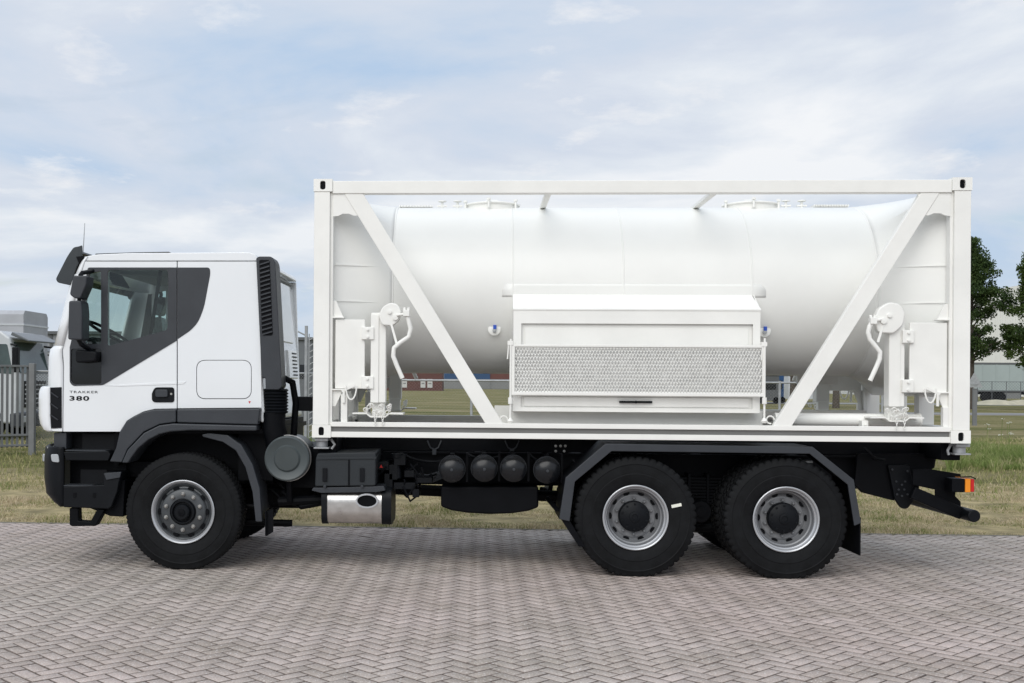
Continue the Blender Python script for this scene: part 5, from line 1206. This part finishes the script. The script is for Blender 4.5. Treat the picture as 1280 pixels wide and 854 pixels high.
for px, L0, z0, m, lb in ((555, 12.2, 2.62, CB, 'blue container on top of the grey one, left end of the far stack'), (555, 12.2, 0, CGY, 'grey container at the bottom left of the far stack'),
        (597, 12.2, 2.62, CRD, 'dull red container on the upper row left of the blue one'), (598, 12.2, 0, CGY, 'grey container under the dull red one'),
        (614, 6.1, 5.24, CB, 'small blue container topmost on the far stack'), (612, 6.1, 2.62+.0, CB, 'short blue container at the right end of the upper row')):
    if px == 612: px = 656
    ship_container(px, D1, L0, z0, m, lb)
# yard things behind the right side, seen under the tank
def hut(px, d, w_, h, m, name, label, cat):
    x, y = at(px, d); r = empty(name, (x, y, 0)); tag(r, label, cat)
    obj('body', MB().box(x-w_/2, x+w_/2, y, y+2.5, .25, h), m, r, bevel=.03)
    obj('roof', MB().box(x-w_/2-.05, x+w_/2+.05, y-.05, y+2.55, h, h+.08), BD, r)
    obj('window', MB().box(x-w_/3, x+w_/3, y-.03, y-.002, h*.5, h*.8), BGLASS, r)
    for q in (-.35, .35): obj('wheel', MB().lathe([(.3, -.1), (.3, .1)], x+q*w_, y+.1, .3, 'y', 14), RUBBER, r)
hut(962, 105, 1.8, 2.6, BD, 'parked_van', 'dark van seen beneath the tank right of the cabinet', 'van')
hut(974, 108, .9, 2.7, mat('van_blue', (.02, .07, .18), .4), 'parked_van', 'small blue van beside the dark van beneath the tank', 'van')
hut(1010, 118, 4.0, 2.7, PW, 'parked_van', 'white van behind the tree trunk beneath the tank', 'van')
# ---- trees
BARK = mat('bark', (0.075, 0.062, 0.050), .95, var=.3, vs=4, bump=.6, bs=12)
LEAF = leafy_mat('tree_leaves', [(0.022, 0.042, 0.014), (0.036, 0.064, 0.02), (0.055, 0.09, 0.026), (0.085, 0.12, 0.036)], .3)
def tree(px, d, h, cw, c0, label, seed, clumps=60, leaves=150, ls=.14, lm=None):
    rn = np.random.default_rng(seed); rd_ = random.Random(seed); x, y = at(px, d); r = empty('tree', (x, y, 0)); tag(r, label, 'tree', 'broadleaf trees along the road')
    tr = MB(); top = h*.85
    tr.tube([(x, y, -.1), (x+.05, y, h*.3), (x-.1, y, h*.6), (x, y, top)], [.28, .22, .13, .04], 10)
    cen = []
    for k in range(clumps):
        t = (k+.5)/clumps; zc = c0+(h-c0)*t; wr = cw*min(1, .5+t*3.2)*(1.02-t)**.85*rd_.uniform(.25, 1.05); a = rd_.uniform(0, math.tau)
        p = np.array([x+wr*math.cos(a), y+wr*math.sin(a), zc+rd_.uniform(-.4, .4)]); cen.append(p)
        if k % 2 == 0:
            zb_ = max(c0*.7, zc-1.4); tr.tube([(x, y, zb_), ((x+p[0])/2, (y+p[1])/2, (zb_+p[2])/2+.2), tuple(p)], [.07, .045, .015], 5)
    obj('trunk', tr, BARK, r)
    cen = np.array(cen); n = clumps*leaves
    cc = cen.repeat(leaves, 0); sz = rn.uniform(.35, .85, clumps).repeat(leaves)
    off = rn.normal(0, 1, (n, 3)); off /= np.linalg.norm(off, axis=1)[:, None]; off *= (rn.uniform(0, 1, n)**.5*sz)[:, None]*np.array([1.1, 1.1, .75])
    c = cc+off; u = rn.normal(0, 1, (n, 3)); u /= np.linalg.norm(u, axis=1)[:, None]; v = np.cross(u, rn.normal(0, 1, (n, 3))); v /= np.linalg.norm(v, axis=1)[:, None]
    s_ = rn.uniform(.5, 1.0, n)[:, None]*ls
    V = np.stack([c-u*s_, c-v*s_*.5, c+u*s_, c+v*s_*.5], 1) - np.array([x, y, 0])
    F = np.arange(n*4).reshape(-1, 4)
    o = np_mesh('crown', V.reshape(-1, 3), F, lm or LEAF); o.parent = r
tree(1213, 88, 12.9, 4.6, 4.3, 'dark broadleaf tree rising just right of the container corner', 3, 130, 210)
LEAF2 = leafy_mat('tree_leaves_light', [(0.035, 0.06, 0.014), (0.055, 0.09, 0.02), (0.08, 0.12, 0.03)], .25)
tree(1290, 86, 11.9, 2.5, 3.2, 'lighter green broadleaf tree at the right edge of the picture', 5, 120, 210, lm=LEAF2)
tree(991, 90, 10.5, 3.0, 3.2, 'tree whose trunk shows beneath the tank just right of the cabinet', 6, 70, 120)
tree(1045, 88, 10.2, 3.0, 3.2, 'tree whose trunk shows behind the right saddle leg of the tank', 7, 70, 120)
tree(1118, 95, 10.5, 3.0, 2.6, 'tree behind the right jack leg of the container', 8, 70, 120)
tree(1385, 84, 11.5, 3.4, 2.6, 'tree standing outside the right edge of the picture', 12, 80, 120)
# ---- warehouse, trailer, sign on the right
WH = mat('warehouse_white', (0.66, 0.66, 0.63), .6, var=.04, vs=.3)
def warehouse():
    d = 190; x0, y = at(1130, d); x1, _ = at(1500, d); r = empty('warehouse', ((x0+x1)/2, y, 0)); tag(r, 'large pale warehouse with a low pitched roof behind the right hand trees', 'building')
    z0, z1 = 16.4, 18.8
    xm = at(1275, d)[0]
    b = MB().prism([(x0, -.1), (x1, -.1), (x1, z0), (xm, z1), (x0, z0-1)], y, y+60)
    obj('wall', b, WH, r)
    c = MB()
    for k in range(60):
        xx = x0+(x1-x0)*k/60; c.box(xx, xx+.25, y-.08, y-.002, 0, z0-1.3)
    obj('cladding_rib', c, WH, r)
    obj('door', MB().box(at(1236, d)[0], at(1262, d)[0], y-.15, y-.09, 0, 4.5), BD, r)
warehouse()
TG = mat('trailer_greygreen', (0.33, 0.38, 0.375), .55, var=.05, vs=.4)
def semi():
    d = 128; x0, y = at(1160, d); r = empty('semi_trailer', (x0, y, 0)); tag(r, 'long grey green curtain side trailer parked beyond the road', 'trailer'); x1 = at(1276, d)[0]+3
    obj('body', MB().box(x0, x1, y, y+2.5, 1.25, 4.25), TG, r, bevel=.03)
    obj('top_rail', MB().box(x0-.02, x1+.02, y-.03, y+2.53, 4.2, 4.42), BD, r)
    obj('side_rail', MB().box(x0-.02, x1+.02, y-.03, y+2.53, 1.12, 1.27), BD, r)
    st_ = MB()
    for k in range(9): xx = x0+(x1-x0)*k/9; st_.box(xx, xx+.12, y-.04, y-.002, 1.3, 4.2)
    obj('strap', st_, TG, r)
    for px in (1230, 1240, 1250):
        xq = at(px, d)[0]
        wq = obj('wheel', MB().lathe([(.26, -.15), (.5, -.15), (.52, 0), (.5, .15), (.26, .15)], xq, y+.1, .52, 'y', 24), RUBBER, r)
        obj('rim', MB().lathe([(.27, -.14), (.2, -.08), (0, -.1)], xq, y+.1, .52, 'y', 18), SILVER, wq)
    obj('chassis', MB().box(x0+1, x1-1, y+.3, y+2.2, .8, 1.15), BLACK, r)
    obj('pallet_box', MB().box(at(1253.5, d)[0], at(1274, d)[0], y+.1, y+1, .35, 1.05), CGY, r)
semi()
mesh_fence('road_fence', at(1222, 112), at(1420, 112), 2.2, 12, 'thin dark wire fence in front of the grey green trailer', .30, .012, m=BD)
def sign():
    x, y = at(1218, 60); r = empty('warning_sign', (x, y, 0)); tag(r, 'triangular road sign seen from its grey back beside the container', 'sign')
    z = CZ + (485.5-487)/FPX*60 + .0
    z = .95 + .85
    obj('plate', MB().prism(fillet([(x-.45, z-.1), (x+.45, z-.1), (x, z+.72)], .08), y-.01, y+.01), GALV, r)
    obj('pole', MB().tube([(x, y+.04, -.1), (x, y+.04, z+.65)], .03, 10), GALV, r)
    obj('clamp', MB().box(x-.2, x+.2, y-.04, y-.012, z+.05, z+.10), GALV, r)
sign()
def bollard():
    x, y = at(1218.5, 52); tag(obj('marker_post', MB().box(x-.09, x+.09, y-.06, y+.06, -.1, 1.62).box(x-.1, x+.1, y-.07, y+.07, 1.62, 1.67), FEN, origin=(x, y, 0), bevel=.01), 'stubby grey marker post under the triangular sign', 'post')
bollard()
# heaps of sand by the road
HEAP = mat('pale_heap', (.45, .42, .32), 1, var=.15, vs=1)
for px, w_ in ((1245, 2.2), (1277, 2.0)):
    x, y = at(px, 108); tag(obj('sand_heap', MB().lathe([(w_, -.05), (w_*.7, .25), (w_*.35, .42), (0, .48)], x, y, 0, 'z', 20), HEAP, origin=(x, y, 0)), 'low pale heap beside the road, ' + ('left one before the trailer wheels' if px < 1260 else 'right one at the foot of the edge tree'), 'heap', 'pale heaps by the road')
bx_, by_ = at(560, 110)
